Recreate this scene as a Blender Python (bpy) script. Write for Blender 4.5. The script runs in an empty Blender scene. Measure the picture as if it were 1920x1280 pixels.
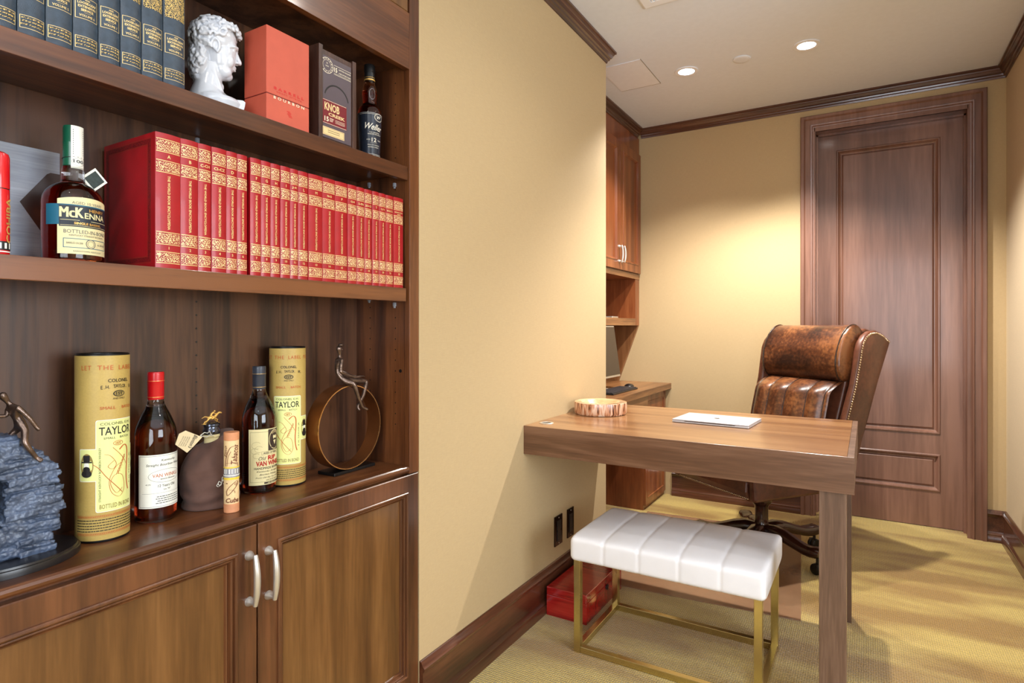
import bpy, bmesh, math, random
from math import sin, cos, pi, atan, sqrt, radians
from mathutils import Vector, Matrix
random.seed(7)
SC = bpy.context.scene
COL = SC.collection

# ---------------------------------------------------------------- camera, world, exposure
FPX = 1113.3
YAW = atan(666 / 1113.3)
cam_d = bpy.data.cameras.new('camera')
cam = bpy.data.objects.new('camera', cam_d)
COL.objects.link(cam)
cam.location = (0, 0, 1.2)
cam.rotation_euler = (pi / 2, 0, YAW)
cam_d.sensor_fit = 'HORIZONTAL'
cam_d.sensor_width = 36
cam_d.lens = FPX / 1920 * 36
cam_d.shift_y = -26.3 / 1920
cam_d.clip_start = 0.02
SC.camera = cam
SC.view_settings.view_transform = 'Standard'
SC.view_settings.look = 'None'
SC.view_settings.gamma = 1
SC.view_settings.use_curve_mapping = False
SC.view_settings.exposure = 0.1
world = bpy.data.worlds.new('world')
SC.world = world
world.use_nodes = True
world.node_tree.nodes['Background'].inputs[0].default_value = (0.75, 0.85, 1.0, 1)
world.node_tree.nodes['Background'].inputs[1].default_value = 1.0

H = 2.653


def lamp(name, kind, loc, energy, color=(1, 1, 1), rot=(0, 0, 0), **kw):
    d = bpy.data.lights.new(name, kind)
    d.energy = energy
    d.color = color
    for k, v in kw.items():
        setattr(d, k, v)
    o = bpy.data.objects.new(name, d)
    o.location = loc
    o.rotation_euler = rot
    COL.objects.link(o)
    return o


WARM = (1.0, 0.95, 0.88)
DOWNLIGHTS = [(-0.879, 3.395), (-0.268, 3.398), (-0.15, 1.75), (0.6, 1.0), (-0.4, -0.2), (1.6, 1.2), (0.9, -0.9)]  # all after the first pair are unseen lamps added for fill light
# daylight through the window in the side wall behind the camera, and through the glazed front
lamp('window_daylight', 'AREA', (2.52, 0.55, 1.45), 78, (0.84, 0.92, 1.0), (0, pi / 2 + 0.2, 0), shape='RECTANGLE', size=1.5, size_y=1.7)
lamp('window_daylight_rear', 'AREA', (0.7, -2.12, 1.45), 72, (0.88, 0.94, 1.0), (pi / 2 + 0.2, 0, 0), shape='RECTANGLE', size=1.9, size_y=1.7)


# ---------------------------------------------------------------- scene-graph helpers
def thing(name, label, cat, loc=(0, 0, 0), rotz=0, group=None):
    o = bpy.data.objects.new(name, None)
    o.empty_display_size = 0.05
    COL.objects.link(o)
    o.location = loc
    o.rotation_euler = (0, 0, rotz)
    o['label'] = label
    o['category'] = cat
    if group:
        o['group'] = group
    return o


def tag(o, label, cat, group=None, kind=None):
    o['label'] = label
    o['category'] = cat
    if group:
        o['group'] = group
    if kind:
        o['kind'] = kind
    return o


def struct(o):
    o['kind'] = 'structure'
    return o


def dup(root, loc=None, rotz=None, label=None, group=None):
    def rec(o, parent):
        c = o.copy()
        COL.objects.link(c)
        c.parent = parent
        for ch in [k for k in list(bpy.data.objects) if k.parent == o and k is not c]:
            rec(ch, c)
        return c
    r = rec(root, None)
    if loc is not None:
        r.location = loc
    if rotz is not None:
        r.rotation_euler = (0, 0, rotz)
    if label:
        r['label'] = label
    if group:
        r['group'] = group
    return r


class MB:
    def __init__(s):
        s.v = []
        s.f = []
        s.m = []
        s.mi = 0

    def add(s, vs, fs, mi=None):
        b = len(s.v)
        s.v += [tuple(v) for v in vs]
        for f in fs:
            s.f.append([b + i for i in f])
            s.m.append(s.mi if mi is None else mi)
        return s

    def box(s, x0, x1, y0, y1, z0, z1, mi=None, M=None):
        vs = [(x, y, z) for x in (x0, x1) for y in (y0, y1) for z in (z0, z1)]
        if M is not None:
            vs = [M @ Vector(v) for v in vs]
        return s.add(vs, [(0, 1, 3, 2), (4, 6, 7, 5), (0, 4, 5, 1), (2, 3, 7, 6), (0, 2, 6, 4), (1, 5, 7, 3)], mi)

    def rings(s, rings, close=True, cap0=True, cap1=True, mi=None):
        n = len(rings[0])
        vs = [p for r in rings for p in r]
        fs = []
        for i in range(len(rings) - 1):
            for j in range(n if close else n - 1):
                k = (j + 1) % n
                fs.append((i * n + j, i * n + k, (i + 1) * n + k, (i + 1) * n + j))
        if cap0:
            fs.append(tuple(range(n))[::-1])
        if cap1:
            fs.append(tuple((len(rings) - 1) * n + j for j in range(n)))
        return s.add(vs, fs, mi)

    def lathe(s, prof, n=40, c=(0, 0, 0), M=None, mi=None, cap=True):
        R = []
        for r, z in prof:
            r = max(r, 1e-5)
            ring = [Vector((c[0] + r * cos(2 * pi * k / n), c[1] + r * sin(2 * pi * k / n), c[2] + z)) for k in range(n)]
            if M is not None:
                ring = [M @ p for p in ring]
            R.append(ring)
        return s.rings(R, True, cap, cap, mi)

    def cyl(s, c, r, h, n=24, M=None, mi=None):
        return s.lathe([(r, 0), (r, h)], n, c, M, mi)

    def tube(s, pts, rad, n=10, mi=None, flat=1.0):
        pts = [Vector(p) for p in pts]
        if not hasattr(rad, '__len__'):
            rad = [rad] * len(pts)
        R = []
        up = None
        for i, p in enumerate(pts):
            t = (pts[min(i + 1, len(pts) - 1)] - pts[max(i - 1, 0)]).normalized()
            if up is None:
                up = t.orthogonal().normalized()
            a = (up - t * up.dot(t))
            a = a.normalized() if a.length > 1e-6 else t.orthogonal().normalized()
            up = a
            b = t.cross(a)
            R.append([p + a * rad[i] * cos(2 * pi * k / n) + b * rad[i] * flat * sin(2 * pi * k / n) for k in range(n)])
        return s.rings(R, True, True, True, mi)

    def ell(s, c, r, n=16, m=10, M=None, mi=None):
        R = []
        for i in range(m + 1):
            t = -pi / 2 + pi * i / m
            rr = max(cos(t), 1e-3)
            ring = [Vector((r[0] * rr * cos(2 * pi * k / n), r[1] * rr * sin(2 * pi * k / n), r[2] * sin(t))) for k in range(n)]
            if M is not None:
                ring = [M @ p for p in ring]
            R.append([p + Vector(c) for p in ring])
        return s.rings(R, True, True, True, mi)

    def prism(s, poly, fn, a, b, mi=None):
        """poly: 2-D points, fn(u, v, w) -> point, extruded from w=a to w=b"""
        return s.rings([[fn(u, v, a) for u, v in poly], [fn(u, v, b) for u, v in poly]], True, True, True, mi)

    def frame(s, u0, u1, v0, v1, loops, fn, cap=True, mi=None, back=None):
        """concentric rectangle loops [(inset, out)], used for panel doors and mouldings"""
        R = []
        for ins, out in loops:
            R.append([fn(u0 + ins, v0 + ins, out), fn(u1 - ins, v0 + ins, out), fn(u1 - ins, v1 - ins, out), fn(u0 + ins, v1 - ins, out)])
        return s.rings(R, True, back is not None, cap, mi)

    def grid(s, nu, nv, fn, mi=None, closeu=False):
        vs = [fn(i / nu, j / nv) for j in range(nv + 1) for i in range(nu + (0 if closeu else 1))]
        w = nu if closeu else nu + 1
        fs = []
        for j in range(nv):
            for i in range(nu):
                k = (i + 1) % w
                fs.append((j * w + i, j * w + k, (j + 1) * w + k, (j + 1) * w + i))
        return s.add(vs, fs, mi)

    def sweep(s, prof, path, z0=0, closed=False, mi=None):
        """prof [(out, z)], path 2-D points; 'out' is to the right of travel"""
        P = [Vector((p[0], p[1])) for p in path]
        R = []
        for i, p in enumerate(P):
            d0 = (P[i] - P[i - 1]).normalized() if i > 0 else None
            d1 = (P[i + 1] - P[i]).normalized() if i < len(P) - 1 else None
            if d0 is None:
                d0 = d1
            if d1 is None:
                d1 = d0
            n0 = Vector((d0.y, -d0.x))
            n1 = Vector((d1.y, -d1.x))
            m = (n0 + n1)
            m = m / max(m.dot(n0), 1e-4)
            R.append([(p.x + m.x * o, p.y + m.y * o, z0 + z) for o, z in prof])
        return s.rings(R, True, True, True, mi)

    def build(s, name, mats, parent=None, smooth=None, bevel=None, sub=0, segs=2):
        me = bpy.data.meshes.new(name)
        me.from_pydata(s.v, [], s.f)
        if not isinstance(mats, (list, tuple)):
            mats = [mats]
        for m in mats:
            me.materials.append(m)
        for p, i in zip(me.polygons, s.m):
            p.material_index = i
        bm = bmesh.new()
        bm.from_mesh(me)
        bmesh.ops.recalc_face_normals(bm, faces=bm.faces)
        bm.to_mesh(me)
        bm.free()
        me.update()
        o = bpy.data.objects.new(name, me)
        COL.objects.link(o)
        if parent is not None:
            o.parent = parent
        if smooth is not None:
            for p in me.polygons:
                p.use_smooth = True
            if smooth > 0:
                try:
                    me.set_sharp_from_angle(angle=radians(smooth))
                except Exception:
                    pass
        if bevel:
            b = o.modifiers.new('bevel', 'BEVEL')
            b.width = bevel
            b.segments = segs
            b.limit_method = 'ANGLE'
            b.angle_limit = radians(35)
        if sub:
            q = o.modifiers.new('sub', 'SUBSURF')
            q.levels = sub
            q.render_levels = sub
        return o


def raw(name, vs, fs, mat, parent=None, flip=False):
    """flat print / lettering, faces kept as they are"""
    me = bpy.data.meshes.new(name)
    me.from_pydata([tuple(v) for v in vs], [], fs)
    for m in (mat if isinstance(mat, (list, tuple)) else [mat]):
        me.materials.append(m)
    o = bpy.data.objects.new(name, me)
    COL.objects.link(o)
    if parent is not None:
        o.parent = parent
    return o


# ---------------------------------------------------------------- lettering
_tc = {}


def letters(txt, size=1.0, bold=0.0, shear=0.0, width=None, sx=1.0, spacing=1.0):
    """2-D mesh of a word, centred on the origin; returns verts, faces"""
    key = (txt, bold, shear, spacing)
    if key not in _tc:
        cu = bpy.data.curves.new('t', 'FONT')
        cu.body = txt
        cu.size = 1.0
        cu.offset = bold
        cu.shear = shear
        cu.space_character = spacing
        cu.resolution_u = 2
        cu.align_x = 'CENTER'
        cu.align_y = 'CENTER'
        ob = bpy.data.objects.new('t', cu)
        COL.objects.link(ob)
        bpy.context.view_layer.update()
        me = bpy.data.meshes.new_from_object(ob.evaluated_get(bpy.context.evaluated_depsgraph_get()))
        v = [(p.co.x, p.co.y) for p in me.vertices]
        f = [tuple(p.vertices) for p in me.polygons]
        bpy.data.objects.remove(ob)
        bpy.data.curves.remove(cu)
        bpy.data.meshes.remove(me)
        x0 = min(p[0] for p in v)
        x1 = max(p[0] for p in v)
        y0 = min(p[1] for p in v)
        y1 = max(p[1] for p in v)
        v = [(p[0] - (x0 + x1) / 2, p[1] - (y0 + y1) / 2) for p in v]
        _tc[key] = (v, f, x1 - x0, y1 - y0)
    v, f, w, h = _tc[key]
    k = size / max(h, 1e-6)          # size = glyph height
    kx = (width / w) if width else (k * sx if sx > .1 else sx)
    return [(p[0] * kx, p[1] * k) for p in v], f


class Print:
    """collects flat shapes in a 2-D label frame, mapped by fn(x, y, layer)"""
    def __init__(s, fn, nmat=1):
        s.fn = fn
        s.v = []
        s.f = []
        s.m = []

    def _add(s, v2, f, mi, lay):
        b = len(s.v)
        s.v += [tuple(s.fn(x, y, lay)) for x, y in v2]
        s.f += [tuple(b + i for i in q) for q in f]
        s.m += [mi] * len(f)

    def text(s, txt, x, y, size, mi=0, rot=0, lay=3, **kw):
        if kw.get('bold') and ('M' in txt or 'm' in txt):
            k = kw.pop('bold')       # heavier weight by overprinting
            for q in (-1, 1):
                s.text(txt, x + q * size * k * (1.6 if size > .015 else .8), y, size, mi, rot, lay + .25 * (q + 1), **kw)
            return
        v, f = letters(txt, size, **kw)
        if rot:
            c_, s_ = cos(rot), sin(rot)
            v = [(c_ * a - s_ * b, s_ * a + c_ * b) for a, b in v]
        s._add([(a + x, b + y) for a, b in v], f, mi, lay)

    def rect(s, x0, x1, y0, y1, mi=0, lay=1, step=0.006):
        n = max(1, int(abs(x1 - x0) / step))
        v = []
        for i in range(n + 1):
            x = x0 + (x1 - x0) * i / n
            v += [(x, y0), (x, y1)]
        s._add(v, [(2 * i, 2 * i + 2, 2 * i + 3, 2 * i + 1) for i in range(n)], mi, lay)

    def outline(s, x0, x1, y0, y1, t=0.0006, mi=0, lay=2):
        s.rect(x0, x1, y0, y0 + t, mi, lay)
        s.rect(x0, x1, y1 - t, y1, mi, lay)
        s.rect(x0, x0 + t, y0, y1, mi, lay)
        s.rect(x1 - t, x1, y0, y1, mi, lay)

    def ellipse(s, x, y, rx, ry, mi=0, lay=2, ring=None, n=28, a0=0, a1=2 * pi):
        v = []
        full = abs(a1 - a0 - 2 * pi) < 1e-6
        if ring is None:
            v = [(x, y)] + [(x + rx * cos(2 * pi * k / n), y + ry * sin(2 * pi * k / n)) for k in range(n)]
            s._add(v, [(0, k + 1, (k + 1) % n + 1) for k in range(n)], mi, lay)
        else:
            m = n if full else n + 1
            for k in range(m):
                a = a0 + (a1 - a0) * k / n
                v += [(x + rx * cos(a), y + ry * sin(a)), (x + (rx - ring) * cos(a), y + (ry - ring) * sin(a))]
            q = len(v)
            s._add(v, [(2 * k, (2 * k + 2) % q, (2 * k + 3) % q, 2 * k + 1) for k in range(n)], mi, lay)

    def poly(s, pts, mi=0, lay=2):
        s._add(pts, [tuple(range(len(pts)))], mi, lay)

    def stroke(s, pts, w, mi=0, lay=3):
        """smooth pen stroke through the points (Catmull-Rom)"""
        P = [Vector(p) for p in pts]
        Q = [P[0]] + P + [P[-1]]
        C = []
        for i in range(1, len(Q) - 2):
            for k in range(6):
                t = k / 6
                a, b, c, d = Q[i - 1], Q[i], Q[i + 1], Q[i + 2]
                C.append(0.5 * ((2 * b) + (c - a) * t + (2 * a - 5 * b + 4 * c - d) * t * t + (3 * b - a - 3 * c + d) * t ** 3))
        C.append(P[-1])
        v = []
        for i, p in enumerate(C):
            t = C[min(i + 1, len(C) - 1)] - C[max(i - 1, 0)]
            if t.length < 1e-9:
                t = Vector((1, 0))
            t.normalize()
            nrm = Vector((-t.y, t.x)) * w / 2 * (0.6 + 0.8 * abs(t.y))
            v += [tuple(p + nrm), tuple(p - nrm)]
        s._add(v, [(2 * i, 2 * i + 2, 2 * i + 3, 2 * i + 1) for i in range(len(C) - 1)], mi, lay)

    def build(s, name, mats, parent=None):
        o = raw(name, s.v, s.f, mats, parent)
        for p, i in zip(o.data.polygons, s.m):
            p.material_index = i
        return o


def on_cyl(R, a0=0.0, z0=0.0, eps=0.00025):
    return lambda x, y, lay=1: ((R + eps * (lay + 1)) * cos(a0 + x / R), (R + eps * (lay + 1)) * sin(a0 + x / R), z0 + y)


# ---------------------------------------------------------------- materials
def srgb(r, g, b):
    return tuple(((c / 255) / 12.92 if c / 255 <= 0.04045 else ((c / 255 + 0.055) / 1.055) ** 2.4) for c in (r, g, b)) + (1,)


def newmat(name):
    m = bpy.data.materials.new(name)
    m.use_nodes = True
    nt = m.node_tree
    return m, nt, nt.nodes['Principled BSDF']


def setp(p, **kw):
    names = dict(col='Base Color', rough='Roughness', metal='Metallic', trans='Transmission Weight', ior='IOR', coat='Coat Weight',
                 coatr='Coat Roughness', emi='Emission Color', emis='Emission Strength', sheen='Sheen Weight', spec='Specular IOR Level')
    for k, v in kw.items():
        p.inputs[names[k]].default_value = v


def mat(name, col, rough=0.5, var=0.12, scale=30, bump=0.0, bscale=None, **kw):
    """plain material with a little procedural variation in its colour and surface"""
    m, nt, p = newmat(name)
    setp(p, rough=rough, **kw)
    N = nt.nodes
    L = nt.links
    tc = N.new('ShaderNodeTexCoord')
    nz = N.new('ShaderNodeTexNoise')
    nz.inputs['Scale'].default_value = scale
    nz.inputs['Detail'].default_value = 4
    L.new(tc.outputs['Object'], nz.inputs['Vector'])
    cr = N.new('ShaderNodeValToRGB')
    c = srgb(*col) if max(col) > 1.001 else tuple(col) + (1,)
    cr.color_ramp.elements[0].position = 0.3
    cr.color_ramp.elements[1].position = 0.7
    cr.color_ramp.elements[0].color = tuple(x * (1 - var) for x in c[:3]) + (1,)
    cr.color_ramp.elements[1].color = tuple(min(1, x * (1 + var)) for x in c[:3]) + (1,)
    L.new(nz.outputs['Fac'], cr.inputs['Fac'])
    L.new(cr.outputs['Color'], p.inputs['Base Color'])
    if bump:
        nb = N.new('ShaderNodeTexNoise')
        nb.inputs['Scale'].default_value = bscale or scale * 4
        nb.inputs['Detail'].default_value = 5
        L.new(tc.outputs['Object'], nb.inputs['Vector'])
        b = N.new('ShaderNodeBump')
        b.inputs['Strength'].default_value = bump
        b.inputs['Distance'].default_value = 0.002
        L.new(nb.outputs['Fac'], b.inputs['Height'])
        L.new(b.outputs['Normal'], p.inputs['Normal'])
    return m


def wood(name, dark, mid, light, axis='Z', rough=0.35, coat=0.25, scale=1.0, figure=1.0, bump=0.15, off=0.0):
    m, nt, p = newmat(name)
    N = nt.nodes
    L = nt.links
    setp(p, rough=rough, coat=coat, coatr=0.12)
    tc = N.new('ShaderNodeTexCoord')
    mp = N.new('ShaderNodeMapping')
    sc = {'X': (0.6, 9, 9), 'Y': (9, 0.6, 9), 'Z': (9, 9, 0.6)}[axis]
    mp.inputs['Scale'].default_value = tuple(a * scale for a in sc)
    mp.inputs['Location'].default_value = (off, off * 1.7, off * 2.3)
    L.new(tc.outputs['Object'], mp.inputs['Vector'])
    n1 = N.new('ShaderNodeTexNoise')
    n1.inputs['Scale'].default_value = 1.1
    n1.inputs['Detail'].default_value = 5
    n1.inputs['Distortion'].default_value = 1.4 * figure
    L.new(mp.outputs['Vector'], n1.inputs['Vector'])
    n2 = N.new('ShaderNodeTexNoise')
    n2.inputs['Scale'].default_value = 14
    n2.inputs['Detail'].default_value = 6
    L.new(mp.outputs['Vector'], n2.inputs['Vector'])
    wv = N.new('ShaderNodeTexWave')
    wv.wave_type = 'RINGS'
    wv.rings_direction = axis
    wv.inputs['Scale'].default_value = 0.35
    wv.inputs['Distortion'].default_value = 6
    wv.inputs['Detail'].default_value = 3
    L.new(mp.outputs['Vector'], wv.inputs['Vector'])
    mx = N.new('ShaderNodeMath')
    mx.operation = 'MULTIPLY_ADD'
    mx.inputs[1].default_value = 0.45
    L.new(n2.outputs['Fac'], mx.inputs[0])
    L.new(n1.outputs['Fac'], mx.inputs[2])
    m2 = N.new('ShaderNodeMath')
    m2.operation = 'MULTIPLY_ADD'
    m2.inputs[1].default_value = 0.12 * figure
    L.new(wv.outputs['Fac'], m2.inputs[0])
    L.new(mx.outputs[0], m2.inputs[2])
    cr = N.new('ShaderNodeValToRGB')
    e = cr.color_ramp.elements
    e[0].position = 0.48
    e[0].color = srgb(*dark)
    e[1].position = 1.0
    e[1].color = srgb(*light)
    k = e.new(0.74)
    k.color = srgb(*mid)
    L.new(m2.outputs[0], cr.inputs['Fac'])
    L.new(cr.outputs['Color'], p.inputs['Base Color'])
    b = N.new('ShaderNodeBump')
    b.inputs['Strength'].default_value = bump
    b.inputs['Distance'].default_value = 0.001
    L.new(n2.outputs['Fac'], b.inputs['Height'])
    L.new(b.outputs['Normal'], p.inputs['Normal'])
    return m


def glass(name, col, rough=0.02, ior=1.45):
    m, nt, p = newmat(name)
    setp(p, col=tuple(col) + (1,), rough=rough, trans=1.0, ior=ior)
    return m


def emis(name, col, st):
    m, nt, p = newmat(name)
    setp(p, col=(1, 1, 1, 1), emi=tuple(col) + (1,), emis=st)
    return m
WALN = dict(dark=(50, 25, 11), mid=(86, 47, 23), light=(118, 71, 38))
m_walV = wood('walnut_vertical', axis='Z', **WALN)
m_walH = wood('walnut_horizontal', axis='Y', off=3.1, **WALN)
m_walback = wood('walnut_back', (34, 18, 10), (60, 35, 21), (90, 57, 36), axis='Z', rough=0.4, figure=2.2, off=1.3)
m_waldoor = wood('walnut_door', (76, 46, 21), (100, 65, 31), (122, 83, 44), axis='Z', rough=0.33, off=5.2)
m_frame = wood('walnut_door_frame', (58, 31, 16), (88, 51, 28), (112, 68, 39), axis='Z', rough=0.32, off=2.8)
m_trim = wood('mahogany_trim', (38, 19, 11), (70, 37, 23), (98, 58, 38), axis='Y', rough=0.28, coat=0.4, off=2.2)
m_trimX = wood('mahogany_trim_x', (38, 19, 11), (70, 37, 23), (98, 58, 38), axis='X', rough=0.28, coat=0.4, off=4.2)
m_door = wood('stained_door', (86, 57, 45), (110, 76, 62), (134, 97, 81), axis='Z', rough=0.36, coat=0.25, scale=0.5, figure=1.2, off=0.7)
m_cherry = wood('cabinet_cherry', (96, 46, 22), (124, 66, 34), (148, 88, 50), axis='Z', rough=0.35, off=6.1)
m_cherryH = wood('cabinet_cherry_h', (84, 48, 26), (132, 88, 52), (166, 120, 76), axis='Y', rough=0.35, off=6.9)
m_deskA = wood('desk_apron_walnut', (72, 46, 30), (98, 66, 45), (122, 88, 66), axis='X', rough=0.38, coat=0.2, scale=1.0, figure=1.6, off=3.2)
m_cherryV = wood('cabinet_cherry_v', (104, 64, 38), (128, 84, 50), (148, 104, 66), axis='Z', rough=0.35, off=7.7)
m_desk = wood('desk_walnut', (108, 70, 42), (136, 94, 58), (158, 116, 76), axis='X', rough=0.30, coat=0.35, scale=0.8, figure=1.3, off=8.2)
m_deskV = wood('desk_leg_walnut', (78, 56, 44), (104, 78, 62), (130, 102, 84), axis='Z', rough=0.4, coat=0.15, scale=1.5, figure=0.6, off=9.2)
m_redwood = wood('red_lacquer_wood', (80, 8, 10), (150, 22, 22), (176, 44, 34), axis='X', rough=0.2, coat=0.6, scale=1.2, off=2.9)
m_nickel = mat('satin_nickel', (222, 220, 214), rough=0.3, var=0.03, metal=0.8)
m_gold = mat('brushed_gold', (206, 192, 140), rough=0.22, var=0.05, metal=1.0)
m_dark = mat('dark_plastic', (22, 22, 26), rough=0.35, var=0.1)
m_black = mat('black', (10, 10, 11), rough=0.4, var=0.1)
m_bronze = mat('oil_bronze', (58, 38, 30), rough=0.18, var=0.1, metal=0.9)


def wallmat(name, c, var=0.04, bump=0.12):
    m, nt, p = newmat(name)
    N = nt.nodes
    L = nt.links
    setp(p, rough=0.75)
    tc = N.new('ShaderNodeTexCoord')
    fac = None
    for sc in ((40, 40, 900), (900, 900, 40)):
        mp = N.new('ShaderNodeMapping')
        mp.inputs['Scale'].default_value = sc
        L.new(tc.outputs['Object'], mp.inputs['Vector'])
        nz = N.new('ShaderNodeTexNoise')
        nz.inputs['Scale'].default_value = 1
        nz.inputs['Detail'].default_value = 2
        L.new(mp.outputs['Vector'], nz.inputs['Vector'])
        if fac is None:
            fac = nz.outputs['Fac']
        else:
            a = N.new('ShaderNodeMath')
            a.operation = 'ADD'
            L.new(fac, a.inputs[0])
            L.new(nz.outputs['Fac'], a.inputs[1])
            fac = a.outputs[0]
    cr = N.new('ShaderNodeValToRGB')
    cr.color_ramp.elements[0].position = 0.7
    cr.color_ramp.elements[1].position = 1.0
    C = srgb(*c)
    cr.color_ramp.elements[0].color = tuple(x * (1 - var) for x in C[:3]) + (1,)
    cr.color_ramp.elements[1].color = tuple(x * (1 + var) for x in C[:3]) + (1,)
    mm = N.new('ShaderNodeMath')
    mm.operation = 'MULTIPLY'
    mm.inputs[1].default_value = 0.85
    L.new(fac, mm.inputs[0])
    L.new(mm.outputs[0], cr.inputs['Fac'])
    L.new(cr.outputs['Color'], p.inputs['Base Color'])
    b = N.new('ShaderNodeBump')
    b.inputs['Strength'].default_value = bump
    b.inputs['Distance'].default_value = 0.001
    L.new(fac, b.inputs['Height'])
    L.new(b.outputs['Normal'], p.inputs['Normal'])
    return m


m_wall = wallmat('linen_wallcovering', (185, 161, 121))
m_wallR = wallmat('linen_wallcovering_side', (200, 182, 152))
m_ceil = wallmat('ceiling_linen', (222, 229, 240), var=0.015)


def carpet():
    m, nt, p = newmat('gold_rib_carpet')
    N = nt.nodes
    L = nt.links
    setp(p, rough=0.95, sheen=0.3)
    tc = N.new('ShaderNodeTexCoord')
    sp = N.new('ShaderNodeSeparateXYZ')
    L.new(tc.outputs['Object'], sp.inputs[0])

    def sine(sock, freq, wob):
        a = N.new('ShaderNodeMath')
        a.operation = 'MULTIPLY_ADD'
        a.inputs[1].default_value = freq
        L.new(sock, a.inputs[0])
        L.new(wob, a.inputs[2])
        b = N.new('ShaderNodeMath')
        b.operation = 'SINE'
        L.new(a.outputs[0], b.inputs[0])
        return b.outputs[0]
    nz = N.new('ShaderNodeTexNoise')
    nz.inputs['Scale'].default_value = 60
    nz.inputs['Detail'].default_value = 3
    L.new(tc.outputs['Object'], nz.inputs['Vector'])
    w = N.new('ShaderNodeMath')
    w.operation = 'MULTIPLY'
    w.inputs[1].default_value = 4.5
    L.new(nz.outputs['Fac'], w.inputs[0])
    sy = sine(sp.outputs['Y'], 2 * pi / 0.0105, w.outputs[0])
    sx = sine(sp.outputs['X'], 2 * pi / 0.0075, w.outputs[0])
    ad = N.new('ShaderNodeMath')
    ad.operation = 'MULTIPLY_ADD'
    ad.inputs[1].default_value = 0.45
    L.new(sx, ad.inputs[0])
    L.new(sy, ad.inputs[2])
    n3 = N.new('ShaderNodeTexNoise')
    n3.inputs['Scale'].default_value = 260
    n3.inputs['Detail'].default_value = 3
    L.new(tc.outputs['Object'], n3.inputs['Vector'])
    a3 = N.new('ShaderNodeMath')
    a3.operation = 'MULTIPLY_ADD'
    a3.inputs[1].default_value = 2.2
    L.new(n3.outputs['Fac'], a3.inputs[0])
    L.new(ad.outputs[0], a3.inputs[2])
    # brushed nap: long soft streaks of pile lying the other way
    mp = N.new('ShaderNodeMapping')
    mp.inputs['Rotation'].default_value = (0, 0, 0.9)
    mp.inputs['Scale'].default_value = (0.9, 3.4, 1)
    L.new(tc.outputs['Object'], mp.inputs['Vector'])
    n2 = N.new('ShaderNodeTexNoise')
    n2.inputs['Scale'].default_value = 1.6
    n2.inputs['Detail'].default_value = 2
    L.new(mp.outputs['Vector'], n2.inputs['Vector'])
    cr = N.new('ShaderNodeValToRGB')
    cr.color_ramp.elements[0].position = 0.40
    cr.color_ramp.elements[0].color = srgb(172, 134, 62)
    cr.color_ramp.elements[1].position = 0.60
    cr.color_ramp.elements[1].color = srgb(218, 190, 104)
    L.new(n2.outputs['Fac'], cr.inputs['Fac'])
    r2 = N.new('ShaderNodeMapRange')
    r2.inputs[1].default_value = -0.3
    r2.inputs[2].default_value = 2.6
    r2.inputs[3].default_value = 0.34
    r2.inputs[4].default_value = 1.12
    L.new(a3.outputs[0], r2.inputs[0])
    mx = N.new('ShaderNodeVectorMath')
    mx.operation = 'SCALE'
    L.new(cr.outputs['Color'], mx.inputs[0])
    L.new(r2.outputs[0], mx.inputs[3])
    L.new(mx.outputs[0], p.inputs['Base Color'])
    b = N.new('ShaderNodeBump')
    b.inputs['Strength'].default_value = 0.5
    b.inputs['Distance'].default_value = 0.003
    L.new(a3.outputs[0], b.inputs['Height'])
    L.new(b.outputs['Normal'], p.inputs['Normal'])
    return m


m_carpet = carpet()

# ================================================================ THE SETTING
WB = 4.25   # back wall
XR = 0.665  # right wall
struct(MB().box(-2.0, 2.7, -2.4, 4.7, -0.06, 0).build('floor', m_carpet))
struct(MB().box(-2.0, 2.7, -2.4, 4.7, H, H + 0.06).build('ceiling', m_ceil))
b = MB()
b.box(-1.95, -1.18, 1.417, 2.935, 0, H)
b.box(-1.95, -1.18, -2.2, 0.2715, 0, H)
b.box(-1.95, -1.43, 0.2715, 1.417, 0, H)
b.box(-1.95, -1.80, 2.935, WB, 0, H)
struct(b.build('wall_left', m_wall))
b = MB()
b.box(-1.95, -0.292, WB, WB + 0.14, 0, H)
b.box(0.498, XR + 0.1, WB, WB + 0.14, 0, H)
b.box(-0.292, 0.498, WB, WB + 0.14, 2.449, H)
struct(b.build('wall_back', m_wall))
b = MB()
b.box(XR, XR + 0.1, 2.2, WB, 0, H)
b.box(XR + 0.1, 2.6, 2.2, 2.3, 0, H)
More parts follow.
